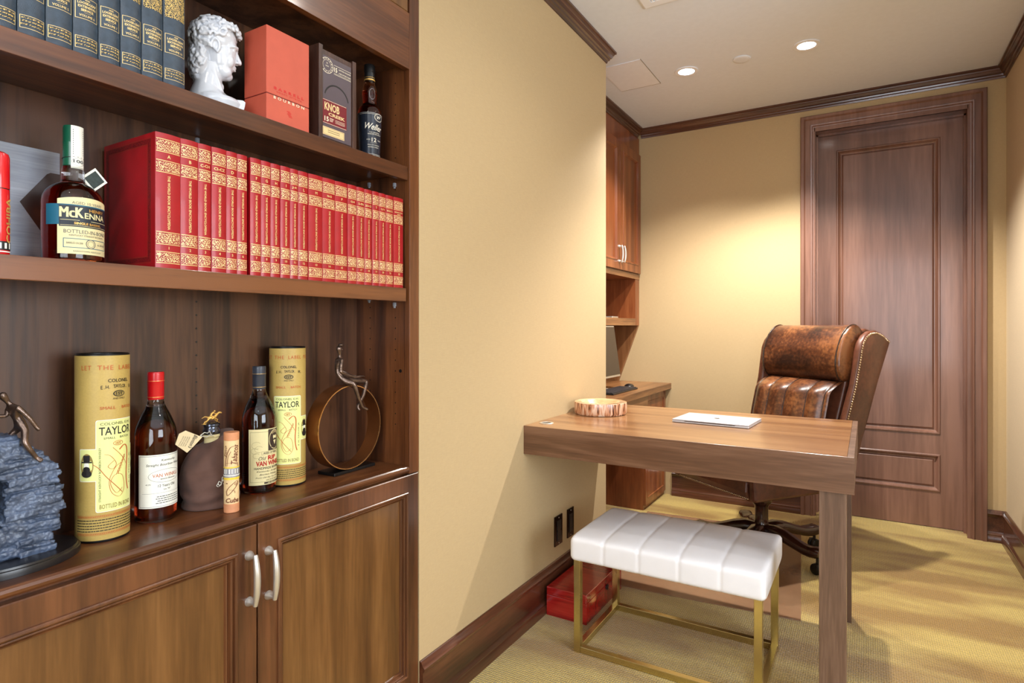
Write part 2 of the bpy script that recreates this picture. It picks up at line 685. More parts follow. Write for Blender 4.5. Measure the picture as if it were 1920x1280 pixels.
# side wall with the window opening
b.box(2.6, 2.7, -2.2, -0.35, 0, H)
b.box(2.6, 2.7, 1.45, 2.3, 0, H)
b.box(2.6, 2.7, -0.35, 1.45, 0, 0.6)
b.box(2.6, 2.7, -0.35, 1.45, 2.3, H)
struct(b.build('wall_right', m_wallR))
b = MB()
b.box(-1.95, -0.3, -2.3, -2.2, 0, H)
b.box(1.7, 2.7, -2.3, -2.2, 0, H)
b.box(-0.3, 1.7, -2.3, -2.2, 0, 0.55)
b.box(-0.3, 1.7, -2.3, -2.2, 2.35, H)
struct(b.build('wall_front', m_wall))
m_pane = glass('window_glass', (1, 1, 1), 0.0)
for nm, fn, u0, u1, z0, z1 in (('window_1', lambda u, v, o: (2.6 + 0.05 - o, u, v), -0.35, 1.45, 0.6, 2.3),
                              ('window_2', lambda u, v, o: (u, -2.25 + o, v), -0.3, 1.7, 0.55, 2.35)):
    w = MB().frame(u0, u1, z0, z1, [(0, -0.03), (0, 0.05), (0.07, 0.05), (0.07, -0.03), (0, -0.03)], fn, cap=False).build(nm, m_trim)
    struct(w)
    q = MB()
    um = (u0 + u1) / 2
    q.prism([(um - 0.02, z0 + .07), (um + 0.02, z0 + .07), (um + 0.02, z1 - .07), (um - 0.02, z1 - .07)], fn, -0.01, 0.03)
    q.build('window_mullion', m_trim, w)
    MB().prism([(u0 + .06, z0 + .06), (u1 - .06, z0 + .06), (u1 - .06, z1 - .06), (u0 + .06, z1 - .06)], fn, 0.0, 0.004).build('window_pane', m_pane, w)

BB = [(0, 0), (.026, 0), (.026, .028), (.022, .036), (.0225, .042), (.015, .052), (.014, .058), (.014, .140), (.020, .148), (.021, .156), (.013, .163), (.009, .172), (.004, .176), (0, .176)]
CR = [(0, 0), (.006, 0), (.008, .010), (.015, .014), (.017, .022), (.024, .026), (.030, .040), (.033, .042), (.036, .050), (.044, .053), (.044, .0625), (0, .0625)]
struct(MB().sweep(BB, [(-1.18, 1.418), (-1.18, 2.935), (-1.8, 2.935)]).build('baseboard_left', m_trim, smooth=30))
struct(MB().sweep(BB, [(-1.20, WB), (-0.369, WB)]).build('baseboard_back', m_trimX, smooth=30))
struct(MB().sweep(BB, [(0.580, WB), (XR, WB), (XR, 2.2)]).build('baseboard_right', m_trim, smooth=30))
struct(MB().sweep(CR, [(-1.18, 1.418), (-1.18, 2.935), (-1.8, 2.935)], 2.59).build('trim_1', m_trim, smooth=30))
struct(MB().sweep(CR, [(-1.43, WB), (XR, WB), (XR, 2.2)], 2.59).build('trim_2', m_trimX, smooth=30))

# door, casing
cas = [(0, 0), (0, .026), (.004, .030), (.020, .030), (.024, .024), (.028, .020), (.055, .020), (.058, .026), (.066, .024), (.070, .016), (.079, .014), (.079, 0)]
b = MB().sweep(cas, [(-0.368, 0), (-0.368, 2.547), (0.579, 2.547), (0.579, 0)])
b.v = [(x, WB - 0.001 - d, z) for x, z, d in b.v]
# widen right leg and head slightly through the jamb lining
b.box(-0.292, -0.283, WB - 0.012, 4.40, 0, 2.455)
b.box(0.494, 0.503, WB - 0.012, 4.40, 0, 2.455)
b.box(-0.292, 0.503, WB - 0.012, 4.40, 2.446, 2.458)
b.box(-0.300, -0.286, WB - 0.016, WB, 0, 2.47)
b.box(0.490, 0.503, WB - 0.016, WB, 0, 2.47)
b.box(-0.290, 0.494, WB - 0.016, WB, 2.446, 2.47)
for x0, x1 in ((-0.283, -0.272), (0.483, 0.494)):
    b.box(x0, x1, 4.325, 4.3565, 0, 2.446)
b.box(-0.283, 0.494, 4.325, 4.3565, 2.436, 2.446)
struct(b.build('trim_3', m_door, smooth=30))
b = MB()
Y0, Y1 = 4.357, 4.397
b.box(-0.283, -0.171, Y0, Y1, 0.004, 2.446)
b.box(0.375, 0.494, Y0, Y1, 0.004, 2.446)
for z0, z1 in ((0.004, 0.216), (0.44, 0.56), (2.338, 2.446)):
    b.box(-0.171, 0.375, Y0 + .0004, Y1, z0, z1)
door = struct(b.build('door_1', m_door))
fn = lambda u, v, o: (u, Y0 - o, v)
for z0, z1 in ((0.216, 0.44), (0.56, 2.338)):
    MB().frame(-0.171, 0.375, z0, z1, [(0, -0.02), (0, 0.003), (.004, .006), (.010, .006), (.014, 0), (.020, -.009), (.026, -.012), (.030, -.012), (.034, -.007), (.040, -.004)], fn).build('panel', m_door, door, smooth=25)

# ceiling fittings
m_lamp = emis('lamp_glow', (1, 0.96, 0.9), 22)
m_white = mat('white_paint', (234, 238, 246), rough=0.5, var=0.02)
for i, (x, y) in enumerate(DOWNLIGHTS):
    lab = ['recessed downlight nearer the wall end and the cupboards', 'recessed downlight in front of the brown door'][i] if i < 2 else 'unseen recessed downlight added for fill outside the frame'
    if i < 2:
        d = thing('recessed_downlight', lab, 'ceiling light', (x, y, H - 0.006), 0, 'recessed downlights')
        MB().lathe([(.044, 0), (.062, 0.0005), (.064, .003), (.064, .0055), (.044, .0055)], 40, cap=False).build('trim_ring', m_white, d, smooth=30)
        MB().lathe([(.0005, .003), (.045, .003), (.045, .0055), (.0005, .0055)], 40).build('lens', m_lamp, d)
    else:  # unseen fixtures added so that their lamps brighten the front of the room
        d = thing('recessed_downlight', 'unseen recessed downlight added for fill over the front part of the room', 'ceiling light', (x, y, H - 0.006), 0, 'recessed downlights')
        MB().lathe([(.044, 0), (.062, 0.0005), (.064, .003), (.064, .0055), (.044, .0055)], 24, cap=False).build('trim_ring', m_white, d, smooth=30)
        MB().lathe([(.0005, .003), (.045, .003), (.045, .0055), (.0005, .0055)], 24).build('lens', m_lamp, d)
    L_ = lamp('downlight_lamp', 'SPOT', (x, y, H - 0.03), (105, 215)[i] if i < 2 else 17, WARM, (0, 0, 0), spot_size=radians(118 if i < 2 else 150), spot_blend=0.55, shadow_soft_size=0.028)  # the weaker, wider spots are the added fill
sd = MB().lathe([(.0005, 0), (.03, 0), (.042, .0015), (.045, .004), (.045, .0075), (.0005, .0075)], 36, (-0.582, 3.394, H - 0.008)).build('smoke_detector', m_ceil, smooth=40)
tag(sd, 'flat white round detector cover in the ceiling between the two downlights', 'smoke detector')
ap = thing('access_panel', 'square painted access hatch in the ceiling beside the crown moulding corner', 'access panel', (-1.17, 3.30, H - 0.003))
MB().box(-.125, .115, -.185, .180, 0, .0025).build('hatch', m_white, ap, bevel=0.0005)
b = MB()
b.box(.115, .118, -.187, .182, -0.0004, .0028)
b.box(-.125, .118, .180, .183, -0.0004, .0028)
b.build('hatch_gap', mat('gap_shadow_line', (150, 145, 136), var=0.1), ap)
vt = thing('ceiling_vent', 'white slotted air vent in the ceiling at the top edge of the view', 'vent', (-0.63, 2.42, H - 0.008))
MB().frame(-.24, .24, -.21, .21, [(0, .008), (0, .003), (.008, 0), (.045, 0), (.047, .006)], lambda u, v, o: (u, v, o), cap=False).build('vent_frame', m_white, vt)
b = MB()
k = -0.19
while k < 0.19:
    b.box(k, k + .008, -.165, .165, 0.001, .006)
    k += .0148
b.build('slats', m_white, vt)
MB().box(-.195, .195, -.168, .168, .0062, .0078).build('duct_opening', m_black, vt)

# wall outlets
for i, (y0, y1) in enumerate(((2.332, 2.406), (2.460, 2.526))):
    o = thing('power_outlet', ['dark bronze wall socket plate nearer the bookcase end of the wall', 'dark bronze wall plate nearer the desk end, smaller of two'][i], 'outlet', (-1.18, (y0 + y1) / 2, 0.30), 0, 'dark bronze wall plates')
    w = (y1 - y0) / 2
    b = MB()
    if i == 0:
        b.box(.0045, .0075, -w * .5, w * .5, .005, .045)
        b.box(.0045, .0075, -w * .5, w * .5, -.045, -.005)
        b.box(.0045, .0070, -w * .4, w * .4, -.006, .006)
    else:
        b.box(.0045, .0075, -w * .5, w * .5, -.04, .04)
    for z in (-.025, .025):
        for s_ in (-1, 1):
            b.box(.0070, .0079, s_ * w * .22 - .001, s_ * w * .22 + .001, z - .004, z + .006, 1)
    b.build('socket_face', [m_dark, m_black], o)
    b = MB().box(0.0002, .005, -w, w, -.064, .066)
    for z in (-.055, .057):
        b.cyl((0, 0, 0), .0025, .0026, 10, Matrix.Translation((.004, 0, z)) @ Matrix.Rotation(pi / 2, 4, 'Y'), 1)
    b.build('cover_plate', [m_bronze, m_nickel], o)

# ================================================================ BOOKCASE
XB = -1.40
YL, YR = 0.317, 1.373
DOORP = [(0, 0), (0, .018), (.002, .020), (.049, .020), (.0495, .0235), (.0515, .0255), (.0545, .0260), (.0570, .0245), (.0580, .0200), (.0590, .0185), (.0600, .0205), (.0625, .0210), (.0645, .0190), (.0655, .0140), (.0670, .0110), (.0690, .0135), (.0715, .0125), (.0730, .0080)]


def bar_handle(parent, loc, h=.102, s=1.0):
    """two flared posts and a bowed bar, standing off along +X"""
    r = MB()
    for z in (-h / 2, h / 2):
        M = Matrix.Translation(loc) @ Matrix.Translation((0, 0, z)) @ Matrix.Rotation(pi / 2, 4, 'Y')
        r.lathe([(.0108 * s, 0), (.0106 * s, .002), (.0078 * s, .008), (.0050 * s, .014), (.0046 * s, .022)], 20, M=M)
    pts = []
    rd = []
    for k in range(15):
        t = -1 + 2 * k / 14
        pts.append((loc[0] + (.022 + .007 * (1 - t * t)) * s, loc[1], loc[2] + t * (h / 2 + .005)))
        rd.append((.0050 + .0026 * (1 - t * t)) * s)
    r.tube(pts, rd, 12)
    return r.build('handle', m_nickel, parent, smooth=40)


base = thing('base_cabinet', 'low walnut cupboard with two framed doors under the bookcase counter', 'cabinet', (0, 0, 0))
b = MB()
b.box(XB - .02, -1.2005, .273, 1.414, .10, .7625)
b.box(XB, -1.25, .28, 1.40, 0.0, .10)
b.build('carcass', m_walV, base)
fnb = lambda u, v, o: (-1.20 + o, u, v)
for y0, y1, hy in ((.275, .8535, .833), (.857, 1.4135, .883)):
    q = MB().frame(y0, y1, .105, .757, DOORP, fnb, back=True)
    q.m[-1] = 1
    d = q.build('door', [m_frame, m_waldoor], base, smooth=28)
    bar_handle(d, (-1.18, hy, .642 if hy < .85 else .637))
ct = MB()
prof = [(XB, .764), (-1.190, .764), (-1.184, .766), (-1.181, .770), (-1.180, .775), (-1.1815, .780), (-1.185, .783), (XB, .783)]
ct.prism(prof, lambda u, v, w: (u, w, v), YL + .001, YR - .001)
tag(ct.build('countertop', m_walH, smooth=25), 'walnut counter ledge with rounded front edge carrying the bottles and sculptures', 'countertop')

hut = thing('bookcase', 'built-in dark walnut bookcase with adjustable shelves above a cupboard base', 'bookcase', (0, 0, 0))
RX = Matrix.Rotation(pi / 2, 4, 'X')
pr = MB().box(XB, -1.2005, YR, YR + .02, .783, H - .001)
pl_ = MB().box(XB, -1.2005, YL - .02, YL, .783, H - .001)
pb = MB().box(XB - .02, XB, YL - .02, YR + .02, .783, H - .001)
for k in range(36):
    z = .905 + .0325 * k
    if abs(z - 1.299) < .02 or abs(z - 1.66) < .02 or z > 1.95:
        continue
    for x in (-1.236, -1.341):
        pr.cyl((0, 0, 0), .0022, .0010, 8, Matrix.Translation((x, YR + .0007, z)) @ RX, 1)
        pl_.cyl((0, 0, 0), .0022, .0010, 8, Matrix.Translation((x, YL + .0003, z)) @ RX, 1)
    pb.cyl((0, 0, 0), .0025, .0010, 8, Matrix.Translation((XB - .0005, .845, z)) @ Matrix.Rotation(pi / 2, 4, 'Y'), 1)
pr.cyl((0, 0, 0), .0055, .0010, 14, Matrix.Translation((-1.216, YR + .0006, 1.068)) @ RX, 1)
pr.build('side_panel', [m_walV, m_black], hut)
pl_.build('side_panel', [m_walV, m_black], hut)
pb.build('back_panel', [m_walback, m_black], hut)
MB().box(-1.20, -1.18, YR, 1.4155, .760, H - .001).build('stile', m_walV, hut, bevel=.001)
MB().box(-1.20, -1.18, .274, YL, .760, H - .001).build('stile', m_walV, hut, bevel=.001)
MB().box(-1.20, -1.1805, YL + .0005, YR - .0005, 1.975, 2.143).build('header_rail', m_walH, hut, bevel=.001)
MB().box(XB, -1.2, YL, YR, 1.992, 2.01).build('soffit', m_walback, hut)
d = MB().frame(.862, YR - .002, 2.147, 2.62, [(i, o - .004) for i, o in DOORP], fnb, back=True).build('upper_door', m_waldoor, hut, smooth=28)
d = MB().frame(YL + .002, .858, 2.147, 2.62, [(i, o - .004) for i, o in DOORP], fnb, back=True).build('upper_door', m_waldoor, hut, smooth=28)
MB().box(-1.20, -1.185, YL + .0005, YR - .0005, 2.62, H - .001).build('top_rail', m_walH, hut)
for ztop in (1.3175, 1.6815):
    xf = -1.184 if ztop > 1.5 else -1.186
    yr = YR - .003 if ztop > 1.5 else YR - .008
    b = MB()
    b.box(XB + .001, xf - .018, YL + .003, yr, ztop - .019, ztop)
    b.box(xf - .018, xf, YL + .003, yr, ztop - .040, ztop)
    b.build('shelf', m_walH, hut, bevel=.001)
m_clip = mat('clear_clip', (190, 195, 205), rough=0.15, var=0.2, trans=0.5)
for x, y, z in ((XB + .004, .845, 1.654), (-1.236, YR - .004, 1.634), (-1.341, YR - .004, 1.648), (-1.236, YR - .004, 1.270), (-1.341, YR - .004, 1.288)):
    MB().box(x - .004, x + .004, y - .004, y + .004, z - .006, z + .006).box(x - .0025, x + .0025, y - .0025, y + .0025, z - .011, z - .006).build('shelf_clip', m_clip, hut, bevel=.001)

# ================================================================ DESK
dk = thing('writing_desk', 'large walnut desk with a thick apron built against the wall', 'desk', (0, 0, 0))
MB().box(-1.1795, -.0525, 2.0635, 2.883, .800, .808).build('desk_top', m_desk, dk, bevel=.0006)
MB().box(-1.1795, -.033, 2.0625, 2.076, .695, .7995).box(-1.1795, -.033, 2.0622, 2.0640, .795, .8078).build('front_apron', m_deskA, dk, bevel=.0006)
MB().box(-.052, -.0335, 2.0635, 2.883, .695, .8078).build('end_board', m_deskV, dk, bevel=.001)
MB().box(-1.1785, -.053, 2.868, 2.8825, .695, .7995).box(-1.1785, -.053, 2.077, 2.867, .786, .7995).box(-1.1795, -1.165, 2.077, 2.867, .70, .786).build('rear_apron', m_desk, dk)
MB().box(-.129, -.0545, 2.078, 2.145, 0.0, .695).build('leg', m_deskV, dk, bevel=.0015)
MB().box(-.129, -.055, 2.775, 2.843, 0.0, .695).build('leg', m_deskV, dk, bevel=.0015)
g = MB().lathe([(.019, 0), (.029, 0), (.0295, .0015), (.028, .0028), (.020, .003), (.019, .001)], 32, cap=False).build('cable_grommet', m_nickel, dk, smooth=40)
g.location = (-1.128, 2.161, .808)
q = MB().lathe([(.0005, .0003), (.0195, .0003), (.0195, .0014), (.0005, .0014)], 32).build('grommet_cap', m_black, g)

# ================================================================ BENCH
bn = thing('upholstered_bench', 'white tufted bench on an open brushed gold frame, tucked under the desk', 'bench', (-.608, 2.210, 0))
b = MB()
bx0, bx1, by0, by1, t = -.325, .325, -.205, .205, .0125
for x0, x1 in ((bx0, bx0 + 2 * t), (bx1 - 2 * t, bx1)):
    for y0, y1 in ((by0, by0 + 2 * t), (by1 - 2 * t, by1)):
        b = MB().box(x0, x1, y0, y1, 0.0, .34)
        b.build('leg', m_gold, bn, bevel=.0012)
for y0, y1 in ((by0, by0 + 2 * t), (by1 - 2 * t, by1)):
    MB().box(bx0 + 2 * t, bx1 - 2 * t, y0 + .001, y1 - .001, .001, .0245).build('floor_rail', m_gold, bn, bevel=.0012)
for x0, x1 in ((bx0, bx0 + 2 * t), (bx1 - 2 * t, bx1)):
    MB().box(x0 + .001, x1 - .001, by0 + 2 * t, by1 - 2 * t, .001, .0245).build('floor_rail', m_gold, bn, bevel=.0012)
m_vinyl = mat('white_leather', (236, 236, 241), rough=0.42, var=0.02, scale=12, bump=0.06, bscale=300)
seams = [-.205, -.075, .065, .20]


def cushion(u, v):
    # closed loop profile around X axis: v runs along the width, u around the section
    hx, hy, z0, z1 = .338, .217, .334, .432
    x = -hx + 2 * hx * v
    e = max(0.0, abs(x) - (hx - .022)) / .022
    shr = sqrt(max(0.0, 1 - min(e, 1) ** 2.6))
    a = 2 * pi * u
    n = 8
    ca, sa = cos(a), sin(a)
    y = hy * math.copysign(abs(ca) ** (2 / n), ca)
    zz = math.copysign(abs(sa) ** (2 / n), sa)
    y *= .93 + .07 * shr
    mid = (z0 + z1) / 2
    z = mid + (z1 - z0) / 2 * zz * (.62 + .38 * shr)
    if zz > 0:
        c_ = 0
        for s_ in seams:
            c_ += math.exp(-((x - s_) / .007) ** 2) * .0024 + math.exp(-((x - s_) / .035) ** 2) * .0010
            for yb in (-.06, .09):
                c_ += .005 * math.exp(-(((x - s_) / .03) ** 2 + ((y - yb) / .03) ** 2))
        z += (.012 * (1 - (y / hy) ** 2) * (1 - (x / hx) ** 2) - c_) * min(1, zz * 1.3)
    if abs(ca) > .7:
        for s_ in seams:
            y -= math.copysign(.002 * math.exp(-((x - s_) / .006) ** 2), y)
    return (x, y, z)


b = MB().grid(96, 150, lambda u, v: cushion(u, .004 + v * .992), closeu=True)
b.f.append(list(range(96)))
b.m.append(0)
b.f.append([150 * 96 + i for i in range(96)])
b.m.append(0)
b.build('cushion', m_vinyl, bn, smooth=60)

# ================================================================ RED BOX ON THE FLOOR
rb = thing('wooden_box', 'glossy red lacquered wooden box on the carpet against the baseboard under the bench', 'box', (-1.063, 2.403, 0))
MB().box(-.088, .093, -.198, .198, 0, .085).build('box_body', m_redwood, rb, bevel=.002)
MB().box(-.088, .093, -.198, .198, .0855, .119).build('lid', m_redwood, rb, bevel=.003)
b = MB()
M = Matrix.Translation((.093, .014, .078)) @ Matrix.Rotation(pi / 2, 4, 'Y')
b.lathe([(.0005, 0), (.008, 0), (.008, .003), (.0005, .003)], 16, M=M)
b.lathe([(.009, .003), (.012, .003), (.012, .006), (.009, .006)], 18, M=M, cap=False)
b.build('latch', m_dark, rb, smooth=40)

# ================================================================ CHAIR MAT
m_mat = mat('chair_mat_vinyl', (190, 150, 116), rough=0.12, var=0.03, trans=0.55, ior=1.3)
cm = MB()
cm.box(-.45, .45, 0, 1.17, .0004, .0035)
o = cm.build('chair_mat', m_mat, bevel=.001)
o.location = (-.232 - .45 * cos(.085), 2.685 - .45 * sin(.085), 0)
o.rotation_euler = (0, 0, .085)
tag(o, 'clear plastic mat with straight edges lying on the carpet under the chair', 'chair mat')

# ================================================================ LAPTOP AND BOWL
m_alu = mat('aluminium', (216, 218, 224), rough=0.32, var=0.02, metal=0.45)
lp = thing('laptop', 'closed silver laptop lying on the desk', 'laptop', (-.536, 2.553, .808), -.07)
MB().box(-.152, .152, -.108, .108, .001, .0085).build('laptop_base', m_alu, lp, bevel=.002)
MB().box(-.152, .152, -.108, .108, .0092, .0145).build('laptop_lid', m_alu, lp, bevel=.002)
MB().box(-.150, .150, -.106, .106, .0082, .0094).box(-.10, .10, -.1083, -.1070, .0068, .0088).build('screen_seam', m_dark, lp)
P = Print(lambda x, y, lay=1: (x, y, .0146 + lay * .00005))
P.ellipse(-.003, .0, .0075, .009)
P.ellipse(.004, .0, .0075, .009)
P.ellipse(.004, .0125, .0016, .0035)
P.build('logo', m_dark, lp)


def bowlmat():
    m, nt, p = newmat('bark_edge')
    N = nt.nodes
    L = nt.links
    setp(p, rough=0.3, coat=0.4)
    tc = N.new('ShaderNodeTexCoord')
    mp = N.new('ShaderNodeMapping')
    mp.inputs['Scale'].default_value = (60, 60, 9)
    L.new(tc.outputs['Object'], mp.inputs['Vector'])
    nz = N.new('ShaderNodeTexNoise')
    nz.inputs['Scale'].default_value = 1.4
    nz.inputs['Detail'].default_value = 4
    nz.inputs['Distortion'].default_value = .6
    L.new(mp.outputs['Vector'], nz.inputs['Vector'])
    cr = N.new('ShaderNodeValToRGB')
    e = cr.color_ramp.elements
    e[0].position = .36
    e[0].color = srgb(70, 34, 20)
    e[1].position = .62
    e[1].color = srgb(226, 196, 170)
    k = e.new(.46)
    k.color = srgb(196, 132, 92)
    L.new(nz.outputs['Fac'], cr.inputs['Fac'])
    L.new(cr.outputs['Color'], p.inputs['Base Color'])
    return m


bw = thing('wooden_bowl', 'round live-edge wooden bowl with pale rim on the desk by the wall corner', 'bowl', (-1.046, 2.533, .808))
m_bark = bowlmat()
m_bowlin = wood('bowl_inside', (190, 130, 84), (224, 176, 130), (240, 206, 170), axis='X', rough=.2, coat=.6)


def wob(a):
    return 1 + .012 * sin(3 * a + 1) + .008 * sin(7 * a) + .005 * sin(13 * a + 2)


def rring(r, z, n=72, w=True):
    return [(r * cos(2 * pi * k / n) * (wob(2 * pi * k / n) if w else 1), r * sin(2 * pi * k / n) * (wob(2 * pi * k / n) if w else 1), z) for k in range(n)]


MB().rings([rring(.100, .0005), rring(.113, .0015), rring(.118, .010), rring(.1185, .048), rring(.117, .0545)], True, True, False).build('bark_side', m_bark, bw, smooth=50)
MB().rings([rring(.117, .0545), rring(.116, .0555), rring(.092, .0555, w=False), rring(.086, .052, w=False), rring(.070, .030, w=False), rring(.045, .018, w=False), rring(.001, .015, w=False)], True, False, True).build('hollow', m_bowlin, bw, smooth=40)

# ================================================================ CREDENZA, MONITOR, WALL CUPBOARDS
cz = thing('credenza', 'built-in side counter with drawers along the alcove behind the wall end', 'credenza', (0, 0, 0))
MB().box(-1.799, -1.208, 2.95, 4.2495, .762, .802).build('counter', m_cherryH, cz, bevel=.001)
MB().box(-1.799, -1.262, 3.785, 4.2495, 0.0, .7615).build('pedestal', m_cherry, cz)
for z0, z1 in ((.03, .36), (.366, .58), (.586, .752)):
    MB().frame(3.79, 4.235, z0, z1, [(0, 0), (0, .014), (.002, .016), (.04, .016), (.042, .018), (.047, .018), (.05, .012)], lambda u, v, o: (-1.262 + o, u, v), back=True).build('drawer', m_cherry, cz)
MB().box(-1.77, -1.24, 3.0, 3.774, .66, .7615).build('pencil_drawer', m_cherryH, cz, bevel=.002)
MB().box(-1.24, -1.225, 3.0, 3.38, .665, .757).build('drawer_front', m_cherryH, cz, bevel=.002)
MB().box(-1.24, -1.225, 3.386, 3.774, .665, .757).build('drawer_front', m_cherryH, cz, bevel=.002)

up = thing('wall_cupboard', 'tall cherry wall cupboard with panelled doors and an open cubby below', 'cupboard', (0, 0, 0))
b = MB()
b.box(-1.799, -1.452, 2.95, 4.249, 1.552, 2.59)
b.box(-1.799, -1.447, 4.166, 4.249, 1.215, 1.552)
b.box(-1.799, -1.79, 2.95, 4.166, 1.215, 1.552)
b.box(-1.452, -1.447, 2.95, 4.249, 2.465, 2.59)
b.build('carcass', m_cherry, up)
MB().box(-1.79, -1.447, 2.95, 4.166, 1.215, 1.265).build('cubby_shelf', m_cherryH, up)
MB().box(-1.452, -1.444, 2.95, 4.249, 1.552, 1.588).build('bottom_rail', m_cherryH, up)
MB().prism([(-1.799, 1.214), (-1.447, 1.214), (-1.60, .803), (-1.799, .803)], lambda u, v, w: (u, w, v), 4.225, 4.249).build('side_bracket', m_cherryV, up)
for y0, y1, hy in ((2.965, 3.385, 3.365), (3.390, 3.811, 3.787), (3.815, 4.236, 3.838)):
    d = MB().frame(y0, y1, 1.592, 2.462, [(0, 0), (0, .020), (.002, .022), (.055, .022), (.058, .026), (.064, .026), (.070, .018), (.076, .012)], lambda u, v, o: (-1.452 + o, u, v), back=True).build('door', m_cherry, up, smooth=28)
    bar_handle(d, (-1.430, hy, 1.695), .10)
MB().sweep(CR, [(-1.447, 2.95), (-1.447, 4.206)], 2.59).build('cupboard_crown', m_trim, up, smooth=30)
MB().box(-1.799, -1.447, 2.95, 4.206, 2.59, 2.652).build('crown_backing', m_cherry, up)

mo = thing('computer_monitor', 'dark flat monitor tilted back on the side counter behind the wall end', 'monitor', (-1.412, 3.47, .802))
tl = Matrix.Translation((0, 0, .075)) @ Matrix.Rotation(-.14, 4, 'Y')
m_screen = mat('screen_black', (52, 42, 36), rough=0.12, var=0.02)
MB().box(-.012, .010, -.275, .275, 0, .335, M=tl).build('screen_housing', m_nickel, mo, bevel=.003)
MB().box(.0105, .0125, -.268, .268, .014, .328, M=tl).build('screen', m_screen, mo)
MB().box(-.045, -.02, -.04, .04, .008, .20).build('stand_neck', m_nickel, mo, bevel=.003)
MB().box(-.13, -.008, -.11, .11, 0, .010).build('stand_foot', m_nickel, mo, bevel=.004)
kb = thing('keyboard', 'dark computer keyboard on the side counter in front of the monitor', 'keyboard', (-1.338, 3.50, .802))
MB().box(-.065, .065, -.215, .215, 0, .010).build('keyboard_body', m_dark, kb, bevel=.003)
b = MB()
for i in range(6):
    for j in range(18):
        b.box(-.058 + i * .0195, -.058 + i * .0195 + .0165, -.208 + j * .0232, -.208 + j * .0232 + .0195, .010, .0145)
b.build('keys', mat('keycaps', (46, 46, 52), rough=.4, var=.5, scale=260), kb)
ms = MB().ell((0, 0, .006), (.032, .055, .018), 24, 12)
ms.v = [(x, y, max(z, .0)) for x, y, z in ms.v]
mm_ = ms.build('computer_mouse', m_dark, smooth=60)
mm_.location = (-1.362, 3.80, .802)
mm_.rotation_euler = (0, 0, .3)
tag(mm_, 'dark computer mouse on the side counter beside the keyboard', 'mouse')
ph = thing('desk_gadget', 'small pale grey cable hub lying in the open cubby under the cupboard', 'gadget', (-1.54, 3.90, 1.265))
MB().box(-.045, .045, -.06, .05, 0, .012).build('hub_body', m_nickel, ph, bevel=.004)
MB().tube([(0, -.06, .006), (.01, -.12, .02), (.03, -.16, .035), (.02, -.22, .02), (0, -.26, .004)], .003, 8).build('cable', m_nickel, ph, smooth=60)
# ================================================================ PRINT MATERIALS
m_red = mat('red_book_cloth', (158, 16, 26), rough=0.38, var=0.08, coat=0.15, bump=0.05, bscale=900)
m_page = mat('page_edges', (226, 214, 188), rough=0.9, var=0.08, scale=200)
m_gilt = mat('gilt', (232, 206, 140), rough=0.45, var=0.05, metal=0.25)
m_cream = mat('cream_print', (238, 226, 196), rough=0.6, var=0.02)
m_tool = mat('blind_tooling', (98, 16, 18), rough=0.4, var=0.1)
m_slate = mat('slate_leather', (48, 62, 76), rough=0.38, var=0.25, scale=60, bump=0.25, bscale=500)
m_ink = mat('black_ink', (28, 24, 24), rough=0.6, var=0.02)
m_redink = mat('red_ink', (176, 40, 30), rough=0.6, var=0.02)
m_orangeink = mat('orange_ink', (190, 92, 42), rough=0.55, var=0.02)
m_greyink = mat('grey_ink', (96, 98, 100), rough=0.6, var=0.02)


def filigree(name, bg, fg, sc=260):
    """gilt scrollwork stamped on cloth, a surface pattern"""
    m, nt, p = newmat(name)
    N = nt.nodes
    L = nt.links
    setp(p, rough=.42)
    tc = N.new('ShaderNodeTexCoord')
    vo = N.new('ShaderNodeTexVoronoi')
    vo.feature = 'DISTANCE_TO_EDGE'
    vo.inputs['Scale'].default_value = sc
    L.new(tc.outputs['Object'], vo.inputs['Vector'])
    nz = N.new('ShaderNodeTexNoise')
    nz.inputs['Scale'].default_value = sc * 1.5
    nz.inputs['Detail'].default_value = 1
    L.new(tc.outputs['Object'], nz.inputs['Vector'])
    a = N.new('ShaderNodeMath')
    a.operation = 'MULTIPLY_ADD'
    a.inputs[1].default_value = 1.6
    L.new(vo.outputs['Distance'], a.inputs[0])
    L.new(nz.outputs['Fac'], a.inputs[2])
    cr = N.new('ShaderNodeValToRGB')
    e = cr.color_ramp.elements
    e[0].position = .60
    e[0].color = srgb(*fg)
    e[1].position = .68
    e[1].color = srgb(*bg)
    L.new(a.outputs[0], cr.inputs['Fac'])
    L.new(cr.outputs['Color'], p.inputs['Base Color'])
    return m


m_fil = filigree('gilt_filigree', (140, 20, 26), (234, 208, 150), 300)
m_fil2 = filigree('gilt_scrollwork', (48, 50, 46), (218, 184, 104), 330)

# ================================================================ ENCYCLOPEDIA (22 volumes)
BND = [0.637, 0.687, 0.724, 0.753, 0.787, 0.813, 0.8385, 0.873, 0.899, 0.925, 0.953, 0.977, 1.007, 1.052, 1.094, 1.137, 1.17, 1.2, 1.229, 1.256, 1.285, 1.316, 1.3585]
LET = ['A', 'B', 'C-CH', 'CI-CZ', 'D', 'E', 'F', 'G', 'H', 'I', 'J-K', 'L', 'M', 'N-O', 'P', 'Q-R', 'S-SN', 'SO-SZ', 'T', 'U-V', 'W-X-Y-Z', 'RESEARCH GUIDE']
Z3, Z2, Z1 = 1.3178, 1.6818, .7833


